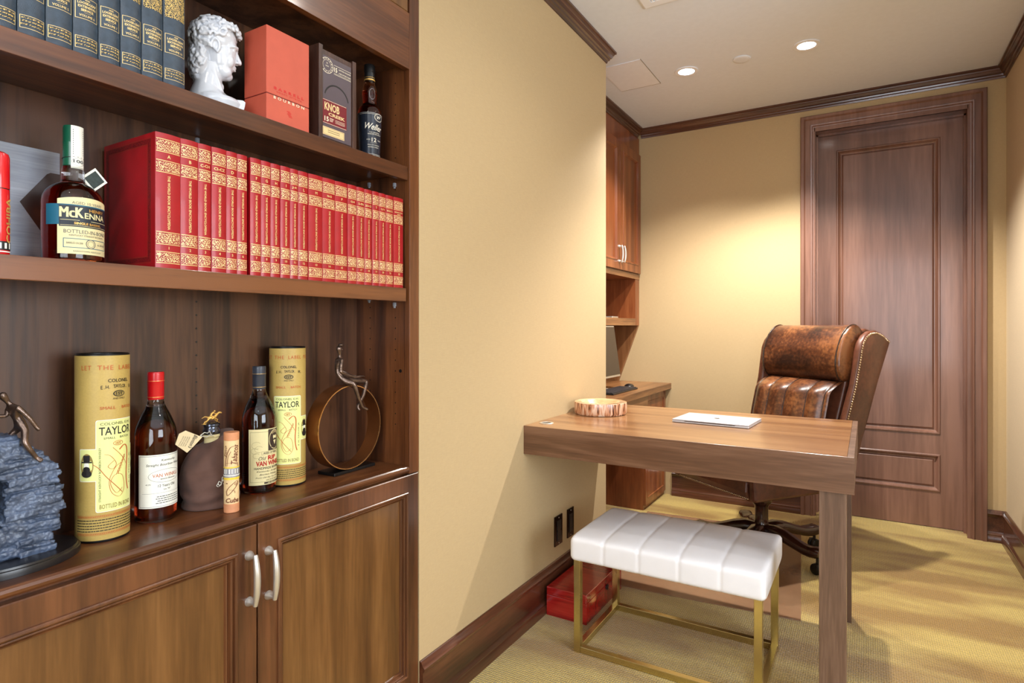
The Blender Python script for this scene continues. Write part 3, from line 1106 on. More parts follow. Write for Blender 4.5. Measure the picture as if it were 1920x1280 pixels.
def hardback(root, w, h, d, m_cov, bulge=.003, tk=.003, page=m_page):
    """spine faces +X at x=0; cover is one folded mesh, pages a block inside"""
    n = 8
    out = []
    for k in range(n + 1):
        y = -w / 2 + w * k / n
        out.append((-bulge * (2 * y / w) ** 2, y))
    poly = [(-d, -w / 2)] + out + [(-d, w / 2), (-d, w / 2 - tk), (-.008, w / 2 - tk), (-.008, -w / 2 + tk), (-d, -w / 2 + tk)]
    MB().prism(poly, lambda u, v, q: (u, v, q), 0, h).build('cover', m_cov, root, smooth=30)
    MB().box(-d + .004, -.0085, -w / 2 + tk + .0002, w / 2 - tk - .0002, .004, h - .004).build('pages', page, root)
    return lambda x, y, lay=1: (-bulge * min(1, (2 * x / w) ** 2) + .0002 + lay * .00015, x, y)


for i, let in enumerate(LET):
    y0, y1 = BND[i], BND[i + 1]
    if i == 6:
        y0 = .845
    w = y1 - y0 - .0008
    if let == 'RESEARCH GUIDE':
        lab = 'red encyclopedia index volume 22 at the right end of the row, against the side panel'
    else:
        lab = 'red encyclopedia volume %d with gilt bands, spine lettered %s, on the middle shelf' % (i + 1, let)
    rt = thing('encyclopedia_volume', lab, 'book', (-1.190 - .0006 * (i % 3), (y0 + y1) / 2, Z3), 0, 'red encyclopedia set on the middle shelf')
    fn = hardback(rt, w, .2655, .200, m_red)
    P = Print(fn)
    hw = w / 2 - .0012
    for a, c in ((.2285, .2535), (.1885, .2115), (.0465, .0705), (.0095, .0315)):
        P.rect(-hw, hw, a + .0022, c - .0022, 1, 1, .004)
        P.rect(-hw, hw, a - .0006, a + .0007, 0, 1, .004)
        P.rect(-hw, hw, c - .0007, c + .0006, 0, 1, .004)
    if let == 'RESEARCH GUIDE':
        P.text('RESEARCH GUIDE', 0, .2215, .0035, bold=.02, width=w * .8)
        P.text('INDEX', 0, .2155, .0035, bold=.02, width=w * .35)
    else:
        P.text(let, 0, .220, .0066, bold=.02, sx=1) if len(let) == 1 else P.text(let, 0, .220, .0060, bold=.02, width=min(w * .82, .0050 * len(let)))
    P.text('THE WORLD BOOK ENCYCLOPEDIA', 0, .129, .0052 if w > .03 else .0046, rot=-pi / 2, bold=.02, width=.107)
    P.text(str(i + 1), 0, .0395, .0055, bold=.02, sx=1)
    P.build('gilt_spine_print', [m_gilt, m_fil], rt)
    if i == 0:
        Q = Print(lambda x, y, lay=1: (x, -w / 2 - .0002 - lay * .0001, y))
        m_rim = mat('cover_gilt_line', (140, 60, 40), rough=.4)
        Q.outline(-.192, -.018, .010, .256, .0008, 1)
        Q.outline(-.180, -.030, .022, .244, .0008, 1)
        Q.rect(-.191, -.181, .012, .254, 0, 1)
        Q.rect(-.029, -.019, .012, .254, 0, 1)
        Q.rect(-.181, -.029, .012, .021, 0, 1)
        Q.rect(-.181, -.029, .245, .254, 0, 1)
        Q.build('cover_tooling', [filigree('blind_scrollwork', (128, 16, 22), (96, 14, 16), 200), m_rim], rt)

# ================================================================ DARK LOOSE-LEAF VOLUMES
BD = [0.381, 0.4205, 0.460, 0.5005, 0.541, 0.578, 0.616, 0.657, 0.7015]
for i in range(8):
    y0, y1 = BD[i], BD[i + 1]
    w = y1 - y0 - .0012
    vol = i + 3
    lab = ['dark slate volume at the left edge of the view on the top shelf',
           'dark slate gilt volume second from the left edge on the top shelf',
           'dark slate gilt volume third from the left edge on the top shelf',
           'dark slate gilt volume fourth from the left edge on the top shelf',
           'dark slate gilt volume fourth to the left of the white bust',
           'dark slate gilt volume third to the left of the white bust',
           'dark slate gilt volume second to the left of the white bust',
           'dark slate gilt volume 10 on the top shelf, right beside the white bust'][i]
    rt = thing('loose_leaf_volume', lab, 'book', (-1.195, (y0 + y1) / 2, Z2), 0, 'dark gilt volumes on the top shelf')
    fn = hardback(rt, w, .262, .185, m_slate, bulge=.007, tk=.0035)
    P = Print(fn)
    hw = w / 2 - .0022
    P.outline(-hw, hw, .0665, .1050, .0008, 0)
    P.text('AND', 0, .1005, .0028, bold=.02, sx=.0036)
    P.text('LOOSE-LEAF', 0, .0950, .0044, bold=.03, width=w * .74)
    P.text('EXTENSION', 0, .0886, .0044, bold=.03, width=w * .70)
    P.text('SERVICE', 0, .0822, .0044, bold=.03, width=w * .50)
    P.rect(-.005, .005, .0777, .0781, 0, 2)
    P.text('VOLUME %d' % vol, 0, .0725, .0042, bold=.03, width=w * .62)
    P.build('title_panel', [m_gilt, m_fil2], rt)
    P = Print(fn)
    P.outline(-hw, hw, .0140, .0355, .0008, 0)
    for zz in (.0195, .0250, .0303):
        P.rect(-hw + .0007, hw - .0007, zz, zz + .0022, 1, 2)
    P.build('imprint_panel', [m_gilt, m_fil2], rt)
    P = Print(fn)
    P.rect(-hw, hw, .138, .200, 1, 1)
    P.rect(-hw, hw, .200, .252, 1, 1)
    P.build('gilt_scrollwork', [m_gilt, m_fil2], rt)

# ================================================================ BOXES ON THE TOP SHELF
m_orange = mat('coral_box_board', (190, 84, 62), rough=.55, var=.04)
ob = thing('gift_box', 'tall coral orange gift box beside the white bust on the top shelf', 'box', (-1.195, .889, Z2))
MB().box(-.082, 0, 0, .1225, 0, .0630).build('box_base', m_orange, ob, bevel=.0012)
MB().box(-.081, -.001, .001, .1215, .0630, .0648).build('box_neck', m_tool, ob)
MB().box(-.082, 0, 0, .1225, .0648, .2215).build('box_lid', m_orange, ob, bevel=.0012)
P = Print(lambda x, y, lay=1: (.0002 + lay * .0001, x, y))
P.text('BARRELL', .063, .0815, .0068, mi=0, bold=.04, width=.086, spacing=1.7)
P.text('CRAFT SPIRITS', .063, .0735, .0034, mi=0, bold=.02, width=.072, spacing=1.5)
P.text('BOURBON', .063, .0590, .0066, mi=1, bold=.015, width=.088, spacing=1.7)
for k in range(5):
    o_ = [-.002, .001, -.001, .002, .004][k]
    P.rect(.058 + o_, .068 + o_, .0360 - k * .0030, .0376 - k * .0030, 0, 2)
P.build('box_lettering', [mat('red_foil', (196, 30, 26), rough=.4, var=.02), m_cream], ob)

m_kbox = wood('dark_box_wood', (34, 20, 16), (62, 38, 30), (86, 56, 44), axis='Z', rough=.4, scale=2)
m_kpane = mat('smoked_sleeve', (92, 82, 88), rough=.12, var=.06, scale=6, coat=.6)
kx = thing('bottle_presentation_box', 'dark wooden bourbon box with smoked front window between the coral box and black bottle', 'box', (-1.190, 1.0385, Z2))
MB().box(-.105, -.0005, 0, .013, 0, .239).build('side_board', m_kbox, kx, bevel=.0008)
MB().box(-.105, -.0005, .1145, .1275, 0, .236).build('side_board', m_kbox, kx, bevel=.0008)
MB().box(-.105, -.004, .0132, .1143, 0, .230).build('box_core', m_kbox, kx)
MB().box(-.0039, -.002, .0135, .110, .006, .216).build('front_window', m_kpane, kx)
P = Print(lambda x, y, lay=1: (-.0018 + lay * .0001, x, y))
# 0 cream 1 red 2 dark 3 yellow strip
P.ellipse(.060, .108, .043, .042, 2, 1, ring=.004, a0=.25, a1=pi - .25)
P.rect(.0135, .094, .042, .104, 1, 1)
P.rect(.014, .093, .1022, .1030, 0, 2)
P.rect(.014, .093, .0432, .0440, 0, 2)
P.text('KNOB', .044, .087, .0205, 3, bold=.03, width=.050)
P.text('CREEK', .060, .0685, .0085, 3, bold=.03, width=.056)
P.text('15', .026, .0545, .0120, 0, bold=.02, width=.014)
for k in range(3):
    P.rect(.036, .050 - .002 * k, .0580 - k * .0035, .0592 - k * .0035, 0, 2)
    P.rect(.055, .088, .0580 - k * .0035, .0588 - k * .0035, 0, 2)
P.rect(.0135, .086, .013, .0335, 3, 1)
P.outline(.0155, .084, .0150, .0315, .0005, 2)
for k in range(2):
    P.rect(.030, .070, .0260 - k * .005, .0272 - k * .005, 2, 2)
P.ellipse(.0275, .192, .0200, .0200, 0, 2, ring=.0011)
P.ellipse(.0275, .192, .0140, .0140, 0, 2, ring=.0006)
P.text('15', .0275, .198, .0045, 0, sx=.0055)
P.text('SINGLE', .0275, .1905, .0028, 0, sx=.0034)
for k in range(14):
    a = pi * 2 * k / 14
    P.rect(.0275 + .0165 * cos(a) - .001, .0275 + .0165 * cos(a) + .001, .192 + .0165 * sin(a) - .001, .192 + .0165 * sin(a) + .001, 0, 2)
P.text('15', .0560, .190, .0120, 0, bold=.02, width=.011)
P.text('LIMITED RELEASE', .0875, .1945, .0036, 0, width=.042)
P.text('AGED FIFTEEN YEARS', .0875, .1855, .0036, 0, width=.042)
P.rect(.050, .1095, .2005, .2013, 0, 2)
P.rect(.050, .1095, .1775, .1783, 0, 2)
P.rect(.050, .1095, .1805, .1810, 0, 2)
P.build('front_print', [m_cream, mat('oxblood_print', (112, 22, 32), rough=.4, var=.02), m_ink, mat('pale_gold_print', (222, 192, 138), rough=.45, var=.03)], kx)
Q = Print(lambda x, y, lay=1: (x, -.0002 - lay * .0001, y))
Q.text('KNOB CREEK', -.052, .115, .034, 0, rot=-pi / 2, bold=.03, width=.19)
Q.build('side_lettering', m_black, kx)

# ================================================================ BOTTLES
m_glass = glass('clear_bottle_glass', (.97, .97, .96), 0.01, 1.45)
m_amber = glass('amber_whiskey', (.62, .13, .03), 0.0, 1.34)
m_dkglass = glass('dark_bottle_glass', (.10, .03, .015), 0.02, 1.45)
m_redwax = mat('red_capsule', (196, 14, 26), rough=.3, var=.05, coat=.4)
m_slatewax = mat('slate_capsule', (44, 50, 62), rough=.35, var=.08, coat=.3)
m_greencap = mat('green_capsule', (16, 88, 62), rough=.35, var=.06, coat=.3)
m_paper = mat('white_label_paper', (236, 236, 224), rough=.6, var=.02)
m_creamlab = mat('cream_label_paper', (226, 214, 162), rough=.55, var=.03)
m_foilgold = mat('gold_line', (226, 180, 96), rough=.35, var=.03, metal=.5)


def inset(prof, t, top):
    out = []
    for r, z in prof:
        if z > top:
            break
        out.append((max(r - t, .0005), max(z, .006)))
    return out


def bottle(root, prof, level, m_gl=None, m_liq=None, n=48):
    MB().lathe([(.0005, 0.0)] + prof + [(.0005, prof[-1][1])], n, cap=False).build('glass', m_gl or m_glass, root, smooth=45)
    ins = inset(prof, .0022, level)
    # close the liquid at its level
    for (r0, z0), (r1, z1) in zip(prof, prof[1:]):
        if z0 <= level < z1:
            ins.append((r0 + (r1 - r0) * (level - z0) / (z1 - z0) - .0022, level))
    MB().lathe([(.0005, .006)] + ins + [(.0005, level)], n, cap=False).build('whiskey', m_liq or m_amber, root, smooth=45)


def spirit_prof(R, H_):
    k = R / .0405
    return [(.036 * k, 0), (.0395 * k, .004), (R, .011), (R, .183), (.0396 * k, .193), (.0372 * k, .203), (.0325 * k, .216), (.0265 * k, .230), (.0208 * k, .241), (.0168 * k, .251), (.0150 * k, .260), (.0145 * k, .270), (.0145 * k, H_ - .004)]


def capsule(root, m_cap, z0, z1, r):
    c = MB().lathe([(r * .97, z0), (r, z0 + .002), (r, z1 - .022), (r * 1.03, z1 - .021), (r * 1.03, z1 - .018), (r * 1.0, z1 - .017), (r * 1.02, z1 - .003), (r * .95, z1), (.0005, z1)], 36).build('capsule', m_cap, root, smooth=35)
    MB().lathe([(r * 1.012, z0 + .005), (r * 1.012, z0 + .0058)], 36, cap=False).lathe([(r * 1.045, z1 - .0195), (r * 1.045, z1 - .0188)], 36, cap=False).build('gold_line', m_foilgold, c)


# red capped Van Winkle
R = .0405
vb = thing('bourbon_bottle', 'bourbon bottle with bright red capsule and white label, right of the larger cylinder tin', 'bottle', (-1.3322, .7129, Z1), radians(0))
bottle(vb, spirit_prof(R, .320), .245)
capsule(vb, m_redwax, .2605, .320, .0160)
P = Print(on_cyl(R))
W = .109
P.rect(-W / 2, W / 2, .033, .146, 0, 1, .003)
P.outline(-W / 2 + .0025, W / 2 - .0025, .0355, .1435, .0007, 1)
P.text('Kentucky', .006, .1330, .0058, 2, shear=.25, width=.032)
P.text('Straight Bourbon Whiskey', .003, .1235, .0066, 2, shear=.25, width=.082)
P.ellipse(.002, .1000, .036, .0140, 1, 2, ring=.0006, n=48)
P.text('VAN WINKLE', .002, .1015, .0074, 3, width=.056)
P.text('Special Reserve', .004, .0935, .0042, 2, shear=.4, width=.032)
P.text('12 Years Old', .002, .0795, .0056, 2, width=.036, shear=.1)
P.text('Lot "W"', .002, .0715, .0036, 2, width=.014)
P.text('45.2%', -.034, .0835, .0026, 2, width=.010)
P.rect(-.046, .046, .0640, .0644, 1, 2)
for k in range(4):
    ww = (.052, .056, .050, .056)[k]
    x = -ww / 2 + .008
    while x < ww / 2 + .006:
        l_ = random.uniform(.003, .007)
        P.rect(x, min(x + l_, ww / 2 + .008), .0560 - k * .0046, .0574 - k * .0046, 2, 2)
        x += l_ + .001
P.build('label', [m_paper, m_greyink, m_ink, m_orangeink], vb)

# slate capped Old Rip
R = .0410
ob_ = thing('bourbon_bottle', 'bourbon bottle with dark slate capsule and cream label beside a gold tin', 'bottle', (-1.3355, .9720, Z1), radians(-3))
bottle(ob_, spirit_prof(R, .318), .236)
capsule(ob_, m_slatewax, .2600, .318, .0160)
P = Print(on_cyl(R))
W = .098
P.rect(-W / 2, W / 2, .0225, .162, 0, 1, .003)
P.rect(-W / 2 + .004, W / 2 - .004, .1545, .1552, 1, 2)
P.rect(-W / 2 + .004, W / 2 - .004, .0300, .0306, 1, 2)
P.rect(-W / 2 + .004, -W / 2 + .0046, .0300, .1552, 1, 2)
P.rect(-.002, .036, .107, .160, 2, 2, .003)
P.ellipse(.017, .1335, .0175, .0250, 4, 3, n=36)
P.ellipse(.017, .1335, .0172, .0247, 0, 5, ring=.0012, n=36)
P.ellipse(.017, .1400, .0062, .0078, 0, 8)
P.ellipse(.017, .1468, .0068, .0035, 2, 9)
P.ellipse(.017, .1345, .0040, .0022, 2, 9)
P.poly([(.005, .115), (.009, .131), (.017, .134), (.025, .131), (.029, .115), (.017, .111)], 2, 6)
P.poly([(.012, .1315), (.022, .1315), (.017, .120)], 0, 7)
P.text('AGED 10 YEARS', .0060, .1020, .0050, 2, bold=.02, width=.040)
P.outline(-.018, .034, .0975, .1062, .0005, 1)
P.text('Old', -.016, .0890, .0090, 2, shear=.35, width=.018)
P.text('RIP', .009, .0895, .0110, 3, bold=.04, width=.024)
P.text('VAN WINKLE', .006, .0760, .0125, 3, bold=.04, width=.074)
P.text('HANDMADE BOURBON', .004, .0645, .0058, 2, bold=.02, width=.078)
P.text('Kentucky Straight', .000, .0560, .0058, 2, shear=.5, width=.060)
P.text('Bourbon Whiskey', .002, .0480, .0054, 2, shear=.5, width=.050)
P.text('From Old Rip Van Winkle', .002, .0405, .0048, 2, shear=.5, width=.068)
P.text('with 53.5% Alc/Vol', .010, .0345, .0036, 2, width=.036)
P.rect(-.012, .040, .0245, .0292, 2, 2, .003)
P.text('107 PROOF', .010, .0268, .0028, 0, bold=.02, width=.026, lay=4)
for c_ in ((-.030, .122, .011), (-.034, .108, .009), (-.024, .112, .010), (-.030, .096, .008)):
    P.ellipse(c_[0], c_[1], c_[2], c_[2] * .8, 1, 2, ring=.0004, a0=.6, a1=5.2, n=24)
P.build('label', [m_creamlab, mat('sepia_line', (120, 104, 66), rough=.6), mat('sepia_dark', (60, 46, 38), rough=.6), m_redink, mat('engraving_tone', (150, 132, 96), rough=.6, var=.4, scale=500)], ob_)

# McKenna
R = .0478
mk = thing('bourbon_bottle', 'squat round-shouldered bourbon bottle with green capsule beside the red encyclopedias', 'bottle', (-1.272, .5305, Z3), radians(3))
prof = [(.044, 0), (.047, .003), (R, .009), (R, .112), (.0465, .122), (.0425, .132), (.036, .140), (.029, .1455), (.0225, .149), (.0195, .1515), (.0185, .156), (.0178, .170), (.0165, .181), (.0135, .184), (.0135, .250)]
bottle(mk, prof, .147)
MB().lathe([(.0152, .180), (.0158, .182), (.0156, .222), (.0160, .2235), (.0160, .2255), (.0156, .227), (.0158, .252), (.0150, .2555), (.0005, .2555)], 36).build('capsule', m_greencap, mk, smooth=35)
P = Print(on_cyl(.0162))
P.rect(-.0105, .0130, .176, .2550, 0, 1, .002)
P.text('100', .0015, .1895, .0062, 1, bold=.03, width=.017)
P.ellipse(.0012, .1885, .0105, .0075, 1, 2, ring=.0004)
for k in range(12):
    P.rect(-.0075, -.0065, .202 + k * .004, .204 + k * .004, 1, 2)
    P.rect(.0095, .0105, .202 + k * .004, .204 + k * .004, 1, 2)
s_ = P.build('tax_strip', [m_paper, m_greyink], mk)
P = Print(on_cyl(R))
v = []
n = 24
for k in range(n + 1):
    x = -.045 + .096 * k / n
    v += [(x, .0150), (x, .1130 + .0055 * (1 - ((x - .003) / .048) ** 2))]
P._add(v, [(2 * i, 2 * i + 2, 2 * i + 3, 2 * i + 1) for i in range(n)], 0, 1)
P.rect(-.066, .072, .0670, .1040, 1, 2, .003)
P.rect(-.042, .049, .0640, .1020, 2, 3, .003)
P.rect(-.044, .050, .1010, .1018, 2, 3, .003)
P.text('AGED 10 YEARS', .003, .1075, .0048, 3, width=.052)
P.text('McK', -.0235, .0895, .0185, 0, bold=.03, width=.034, lay=5)
P.text('HENRY', .0180, .0955, .0055, 4, bold=.015, width=.030, lay=5)
P.text('ENNA', .0155, .0855, .0105, 0, bold=.018, width=.040, lay=5)
P.rect(-.040, -.012, .0755, .0762, 0, 4)
P.rect(.006, .046, .0755, .0762, 0, 4)
P.rect(-.040, .047, .0660, .0666, 0, 4, .003)
P.text('SINGLE BARREL', .003, .0705, .0042, 4, bold=.02, width=.046, lay=5)
P.text('BOTTLED-IN-BOND', .003, .0555, .0066, 3, width=.076)
P.text('KENTUCKY STRAIGHT BOURBON', .003, .0485, .0030, 3, width=.060)
P.outline(-.036, .042, .0260, .0430, .0011, 1)
P.text('BARRELED ON 2008', -.019, .0345, .0036, 3, width=.024)
P.text('4-10-08', .0285, .0345, .0036, 3, width=.020)
P.ellipse(.006, .0345, .0085, .0085, 3, 3, ring=.0012)
P.ellipse(.006, .0345, .0055, .0055, 3, 3, ring=.0005)
P.text('BARDSTOWN, KENTUCKY', .003, .0200, .0028, 3, width=.048)
P.build('label', [m_creamlab, mat('teal_band', (22, 96, 122), rough=.5, var=.04), mat('navy_band', (24, 34, 44), rough=.5), m_greyink, m_foilgold], mk)
tg = MB().box(-.001, .001, -.017, .017, -.016, .016, M=Matrix.Rotation(.75, 4, 'X')).build('neck_tag', m_paper, mk)
tg.location = (.004, .034, .164)
q = MB().box(.0011, .0016, -.013, .013, -.012, .012, M=Matrix.Rotation(.75, 4, 'X')).build('tag_print', mat('tag_dark', (44, 58, 56), rough=.5, var=.3, scale=200), tg)
MB().tube([(.0165 * cos(a / 8 * pi), .0165 * sin(a / 8 * pi), .198 - .004 * sin(a / 8 * pi * .5)) for a in range(17)], .0005, 6).build('tag_cord', m_ink, mk)

# Weller
wl = thing('bourbon_bottle', 'black labelled wheated bourbon bottle with bulbed neck at the right end of the top shelf', 'bottle', (-1.250, 1.2775, Z2), radians(-24))
prof = [(.0262, 0), (.0280, .003), (.0288, .010), (.0315, .075), (.0342, .128), (.0345, .140), (.0330, .150), (.0285, .158), (.0235, .163), (.0205, .168), (.0198, .174), (.0205, .185), (.0212, .200), (.0205, .212), (.0175, .221), (.0148, .228), (.0140, .234), (.0140, .276)]
bottle(wl, prof, .205, m_gl=glass('smoke_amber_glass', (.55, .22, .10), .01), n=44)


def wfn(x, y, lay=1):
    # follows the tapered body
    for (r0, z0), (r1, z1) in zip(prof, prof[1:]):
        if z0 <= y <= z1:
            r = r0 + (r1 - r0) * (y - z0) / (z1 - z0)
            break
    r += .0003 * (lay + 1)
    return (r * cos(x / .031), r * sin(x / .031), y)


v = []
n = 30
f = []
zs = [.006, .04, .075, .10, .128, .1375]
for j, z in enumerate(zs):
    for k in range(n + 1):
        v.append((-.085 + .17 * k / n, z))
for j in range(len(zs) - 1):
    for k in range(n):
        a = j * (n + 1) + k
        f.append((a, a + 1, a + n + 2, a + n + 1))
P = Print(wfn)
P._add(v, f, 0, 1)
P.rect(-.04, .04, .1350, .1356, 1, 2, .003)
P.rect(-.04, .04, .1320, .1325, 1, 2, .003)
P.ellipse(.014, .1245, .0135, .0115, 0, 2.5, n=32)
P.ellipse(.014, .1245, .0135, .0115, 1, 3, ring=.0009, n=32)
P.ellipse(.014, .1245, .0115, .0096, 1, 3, ring=.0004, n=32)
P.text('W', .014, .1245, .0095, 1, bold=.02, shear=.3, width=.013, lay=4)
P.text('Weller', .002, .0960, .0180, 1, rot=-.10, shear=.35, bold=.01, width=.052, lay=3)
P.text('THE ORIGINAL', .003, .0800, .0028, 1, width=.032)
P.text('WHEATED BOURBON', .003, .0750, .0034, 1, width=.040)
P.text('AGED', -.015, .0590, .0035, 1, width=.010)
P.text('12', .001, .0590, .0115, 1, bold=.01, width=.014)
P.text('YEARS', .018, .0590, .0035, 1, width=.011)
P.rect(-.010, .012, .0500, .0504, 1, 2)
P.text('KENTUCKY STRAIGHT', .001, .0440, .0030, 1, width=.036)
P.text('BOURBON WHISKEY', .001, .0380, .0030, 1, width=.034)
for z in (.0180, .0150, .0125):
    P.rect(-.04, .04, z, z + .0007, 1, 2, .003)
P.build('label', [mat('black_label', (34, 40, 52), rough=.25, var=.05, coat=.3), mat('silver_print', (222, 214, 196), rough=.4, var=.02)], wl)
MB().lathe([(.0146, .236), (.0150, .240), (.0148, .262), (.0158, .263), (.0160, .281), (.0150, .2835), (.0005, .2835)], 36).build('stopper_cap', m_black, wl, smooth=35)
MB().lathe([(.0152, .237), (.0158, .238), (.0158, .2405), (.0152, .2412)], 36, cap=False).lathe([(.0153, .245), (.0153, .246)], 36, cap=False).build('gold_ring', m_foilgold, wl, smooth=30)
P = Print(lambda x, y, lay=1: (.0206 * cos(x / .0206) + .0008, .0206 * sin(x / .0206), y))
P.ellipse(0, .195, .0095, .0165, 0, 1, ring=.0012, n=10)
P.build('neck_medallion', mat('medallion', (160, 150, 150), rough=.2, metal=.6), wl)

# ================================================================ CYLINDER TINS
m_kraft = mat('kraft_gold_board', (188, 160, 88), rough=.5, var=.05, scale=300)
m_limelab = mat('pale_lime_label', (226, 230, 150), rough=.5, var=.02)
R = .0460
t1 = thing('bourbon_tin', 'large gold cylinder tin left of the red capped bottle, portrait tab at its left edge', 'tin', (-1.3146, .6000, Z1), radians(6))
MB().lathe([(.0455, .003), (R, .0045), (R, .3615), (.0450, .3618), (.0448, .357), (.0005, .357)], 56).build('tin_body', m_kraft, t1, smooth=30)
MB().lathe([(.0005, 0), (.0452, 0), (.0462, .002), (.0462, .0045), (.0005, .0045)], 56).build('base_rim', m_black, t1, smooth=30)
MB().lathe([(.0440, .3575), (.0445, .3580), (.0450, .3640), (.0438, .3655), (.0425, .3640), (.0420, .3600), (.0005, .3600)], 56).build('lid_rim', m_black, t1, smooth=30)
P = Print(on_cyl(R))
# materials: 0 lime 1 orange 2 ink 3 white-ish border
for x, wd, tx in ((-.052, .018, 'LET'), (-.020, .026, 'THE'), (.020, .034, 'LABEL'), (.058, .026, 'TELL')):
    P.text(tx, x, .3385, .0088, 1, width=wd, spacing=1.2)
P.text('COLONEL', .004, .3130, .0068, 2, width=.040, bold=.01)
for k, ch in enumerate('E.H. TAYLOR, JR.'):
    if ch != ' ':
        x = -.028 + k * .0042
        P.text(ch, x + .002, .3020 - abs(x) * .07 - (.0028 if ch in '.,' else 0), .0068 if ch not in '.,' else .0014, 2, sx=.008)
P.ellipse(.004, .2870, .0115, .0062, 2, 2, n=30)
P.ellipse(.004, .2870, .0098, .0048, 4, 3, n=30)
P.text('1ST', .004, .2870, .0062, 2, bold=.015, width=.013, lay=5)
P.text('AND ONLY', .004, .2775, .0036, 2, width=.024)
P.text('SMALL', -.016, .2600, .0058, 1, width=.026, bold=.01)
P.text('BATCH', .022, .2600, .0058, 1, width=.026, bold=.01)


def rrect(x0, x1, y0, y1, r, mi, lay):
    P.rect(x0 + r, x1 - r, y0, y1, mi, lay, .004)
    P.rect(x0, x0 + r, y0 + r, y1 - r, mi, lay)
    P.rect(x1 - r, x1, y0 + r, y1 - r, mi, lay)
    for cx, cy, a in ((x0 + r, y0 + r, pi), (x1 - r, y0 + r, 1.5 * pi), (x0 + r, y1 - r, .5 * pi), (x1 - r, y1 - r, 0)):
        P.poly([(cx, cy)] + [(cx + r * cos(a + q * pi / 12), cy + r * sin(a + q * pi / 12)) for q in range(7)], mi, lay)


rrect(-.066, .066, .1190, .1820, .003, 3, 1)
rrect(-.065, .065, .1200, .1810, .003, 0, 1.3)
rrect(-.036, .037, .0585, .2370, .004, 3, 1)
rrect(-.0350, .0360, .0595, .2360, .004, 0, 1.4)
P.text('COLONEL E.H.', .0005, .2290, .0052, 2, width=.058)
P.text('TAYLOR', .0005, .2150, .0160, 2, bold=.012, width=.062)
P.text('SMALL', -.013, .2010, .0040, 2, width=.020)
P.text('BATCH', .015, .2010, .0040, 2, width=.020)
P.ellipse(.002, .1895, .0095, .0048, 1, 2, ring=.001, n=30)
P.text('1ST', .002, .1895, .0048, 1, bold=.03, width=.010, lay=4)
P.text('STRAIGHT KENTUCKY BOURBON WHISKEY', -.0290, .1310, .0034, 2, rot=pi / 2, width=.105)
P.text('E. H. TAYLOR, JR.', .0300, .1360, .0040, 2, rot=pi / 2, width=.062)
P.text('BOTTLED IN BOND', .0005, .0690, .0085, 4, width=.060, bold=.01)
P.stroke([(-.040, .152), (-.030, .143), (-.018, .125), (.004, .098), (.010, .091)], .0010, 1)
P.stroke([(-.022, .170), (-.012, .166), (-.002, .150), (-.008, .140), (-.016, .146), (-.006, .156)], .0007, 1)
P.stroke([(-.008, .182), (.006, .166), (.016, .152), (.018, .146)], .0007, 1)
P.stroke([(.004, .176), (.014, .184), (.021, .178), (.022, .160), (.020, .130), (.021, .108), (.025, .093)], .0020, 1)
P.stroke([(.008, .150), (-.004, .142), (-.014, .118), (-.010, .094), (.004, .084), (.014, .098), (.010, .124), (-.004, .128), (-.012, .112), (-.002, .092), (.010, .100)], .0007, 1)
for k in range(7):
    P.stroke([(-.002 + k * .0022, .128 + k * .0050), (.0015 + k * .0022, .135 + k * .0050), (.002 + k * .0022, .128 + k * .0050)], .0008, 1)
# portrait in a top hat on both tabs
for sx_ in (-1, 1):
    cx = sx_ * .0505 - .0005
    P.ellipse(cx, .1500, .0118, .0230, 4, 2, n=26)
    P.rect(cx - .0058, cx + .0058, .1570, .1700, 2, 5, .002)
    P.rect(cx - .0095, cx + .0095, .1555, .1580, 2, 5.5, .002)
    P.ellipse(cx, .1505, .0050, .0062, 3, 5)
    P.ellipse(cx, .1425, .0064, .0060, 2, 6)
    P.ellipse(cx, .1345, .0092, .0070, 2, 6.5)
# lower bands
for z in (.0500, .0165):
    for k in range(50):
        x = -.072 + k * .0029
        P.rect(x, x + .0020, z, z + .0016, 1, 2)
    P.rect(-.073, .073, z + .0028, z + .0033, 1, 2)
    P.rect(-.073, .073, z - .0018, z - .0013, 1, 2)
for k in range(5):
    x = -.072
    while x < .072:
        l_ = random.uniform(.002, .006)
        P.rect(x, x + l_, .0430 - k * .0052, .0446 - k * .0052, 2, 2)
        x += l_ + .0009
P.build('printed_label', [m_limelab, m_orangeink, m_ink, m_paper, mat('olive_gold_ink', (150, 128, 66), rough=.5)], t1)
t2 = dup(t1, (-1.3380, 1.0610, Z1), radians(-40), 'gold cylinder tin between the slate capped bottle and the bronze ring sculpture')

# ================================================================ CIGAR TUBES
m_cigwood = mat('cedar_cap', (206, 140, 98), rough=.6, var=.08, scale=80)
m_cigpap = mat('cedar_sleeve', (228, 196, 146), rough=.55, var=.05, scale=60)
m_burn = mat('burnt_brown', (110, 54, 34), rough=.6)
ct_ = thing('cigar_tube', 'pale wooden cigar tube with burnt lettering standing in front of the brown bag', 'cigar tube', (-1.2387, .8300, Z1), radians(-30))
MB().cyl((0, 0, .020), .0160, .142, 32).build('sleeve', m_cigpap, ct_, smooth=30)
MB().cyl((0, 0, 0), .0163, .020, 32).build('bottom_cap', m_cigwood, ct_, smooth=30, bevel=.0008)
MB().cyl((0, 0, .162), .0163, .018, 32).build('top_cap', m_cigwood, ct_, smooth=30, bevel=.0008)
P = Print(on_cyl(.0160))
P.rect(-.040, .040, .0790, .1010, 0, 1, .002)
P.rect(-.040, .040, .0745, .0795, 1, 1.2, .002)
P.rect(-.040, .040, .1000, .1030, 1, 1.2, .002)
P.rect(-.040, .040, .0830, .0850, 3, 2, .002)
for k in range(3):
    P.rect(-.018 + k * .012, -.011 + k * .012, .0880, .0980, 3, 2)
P.text('Tabacos', .006, .1310, .0125, 2, rot=pi / 2 - .1, shear=.4, width=.044, bold=.01)
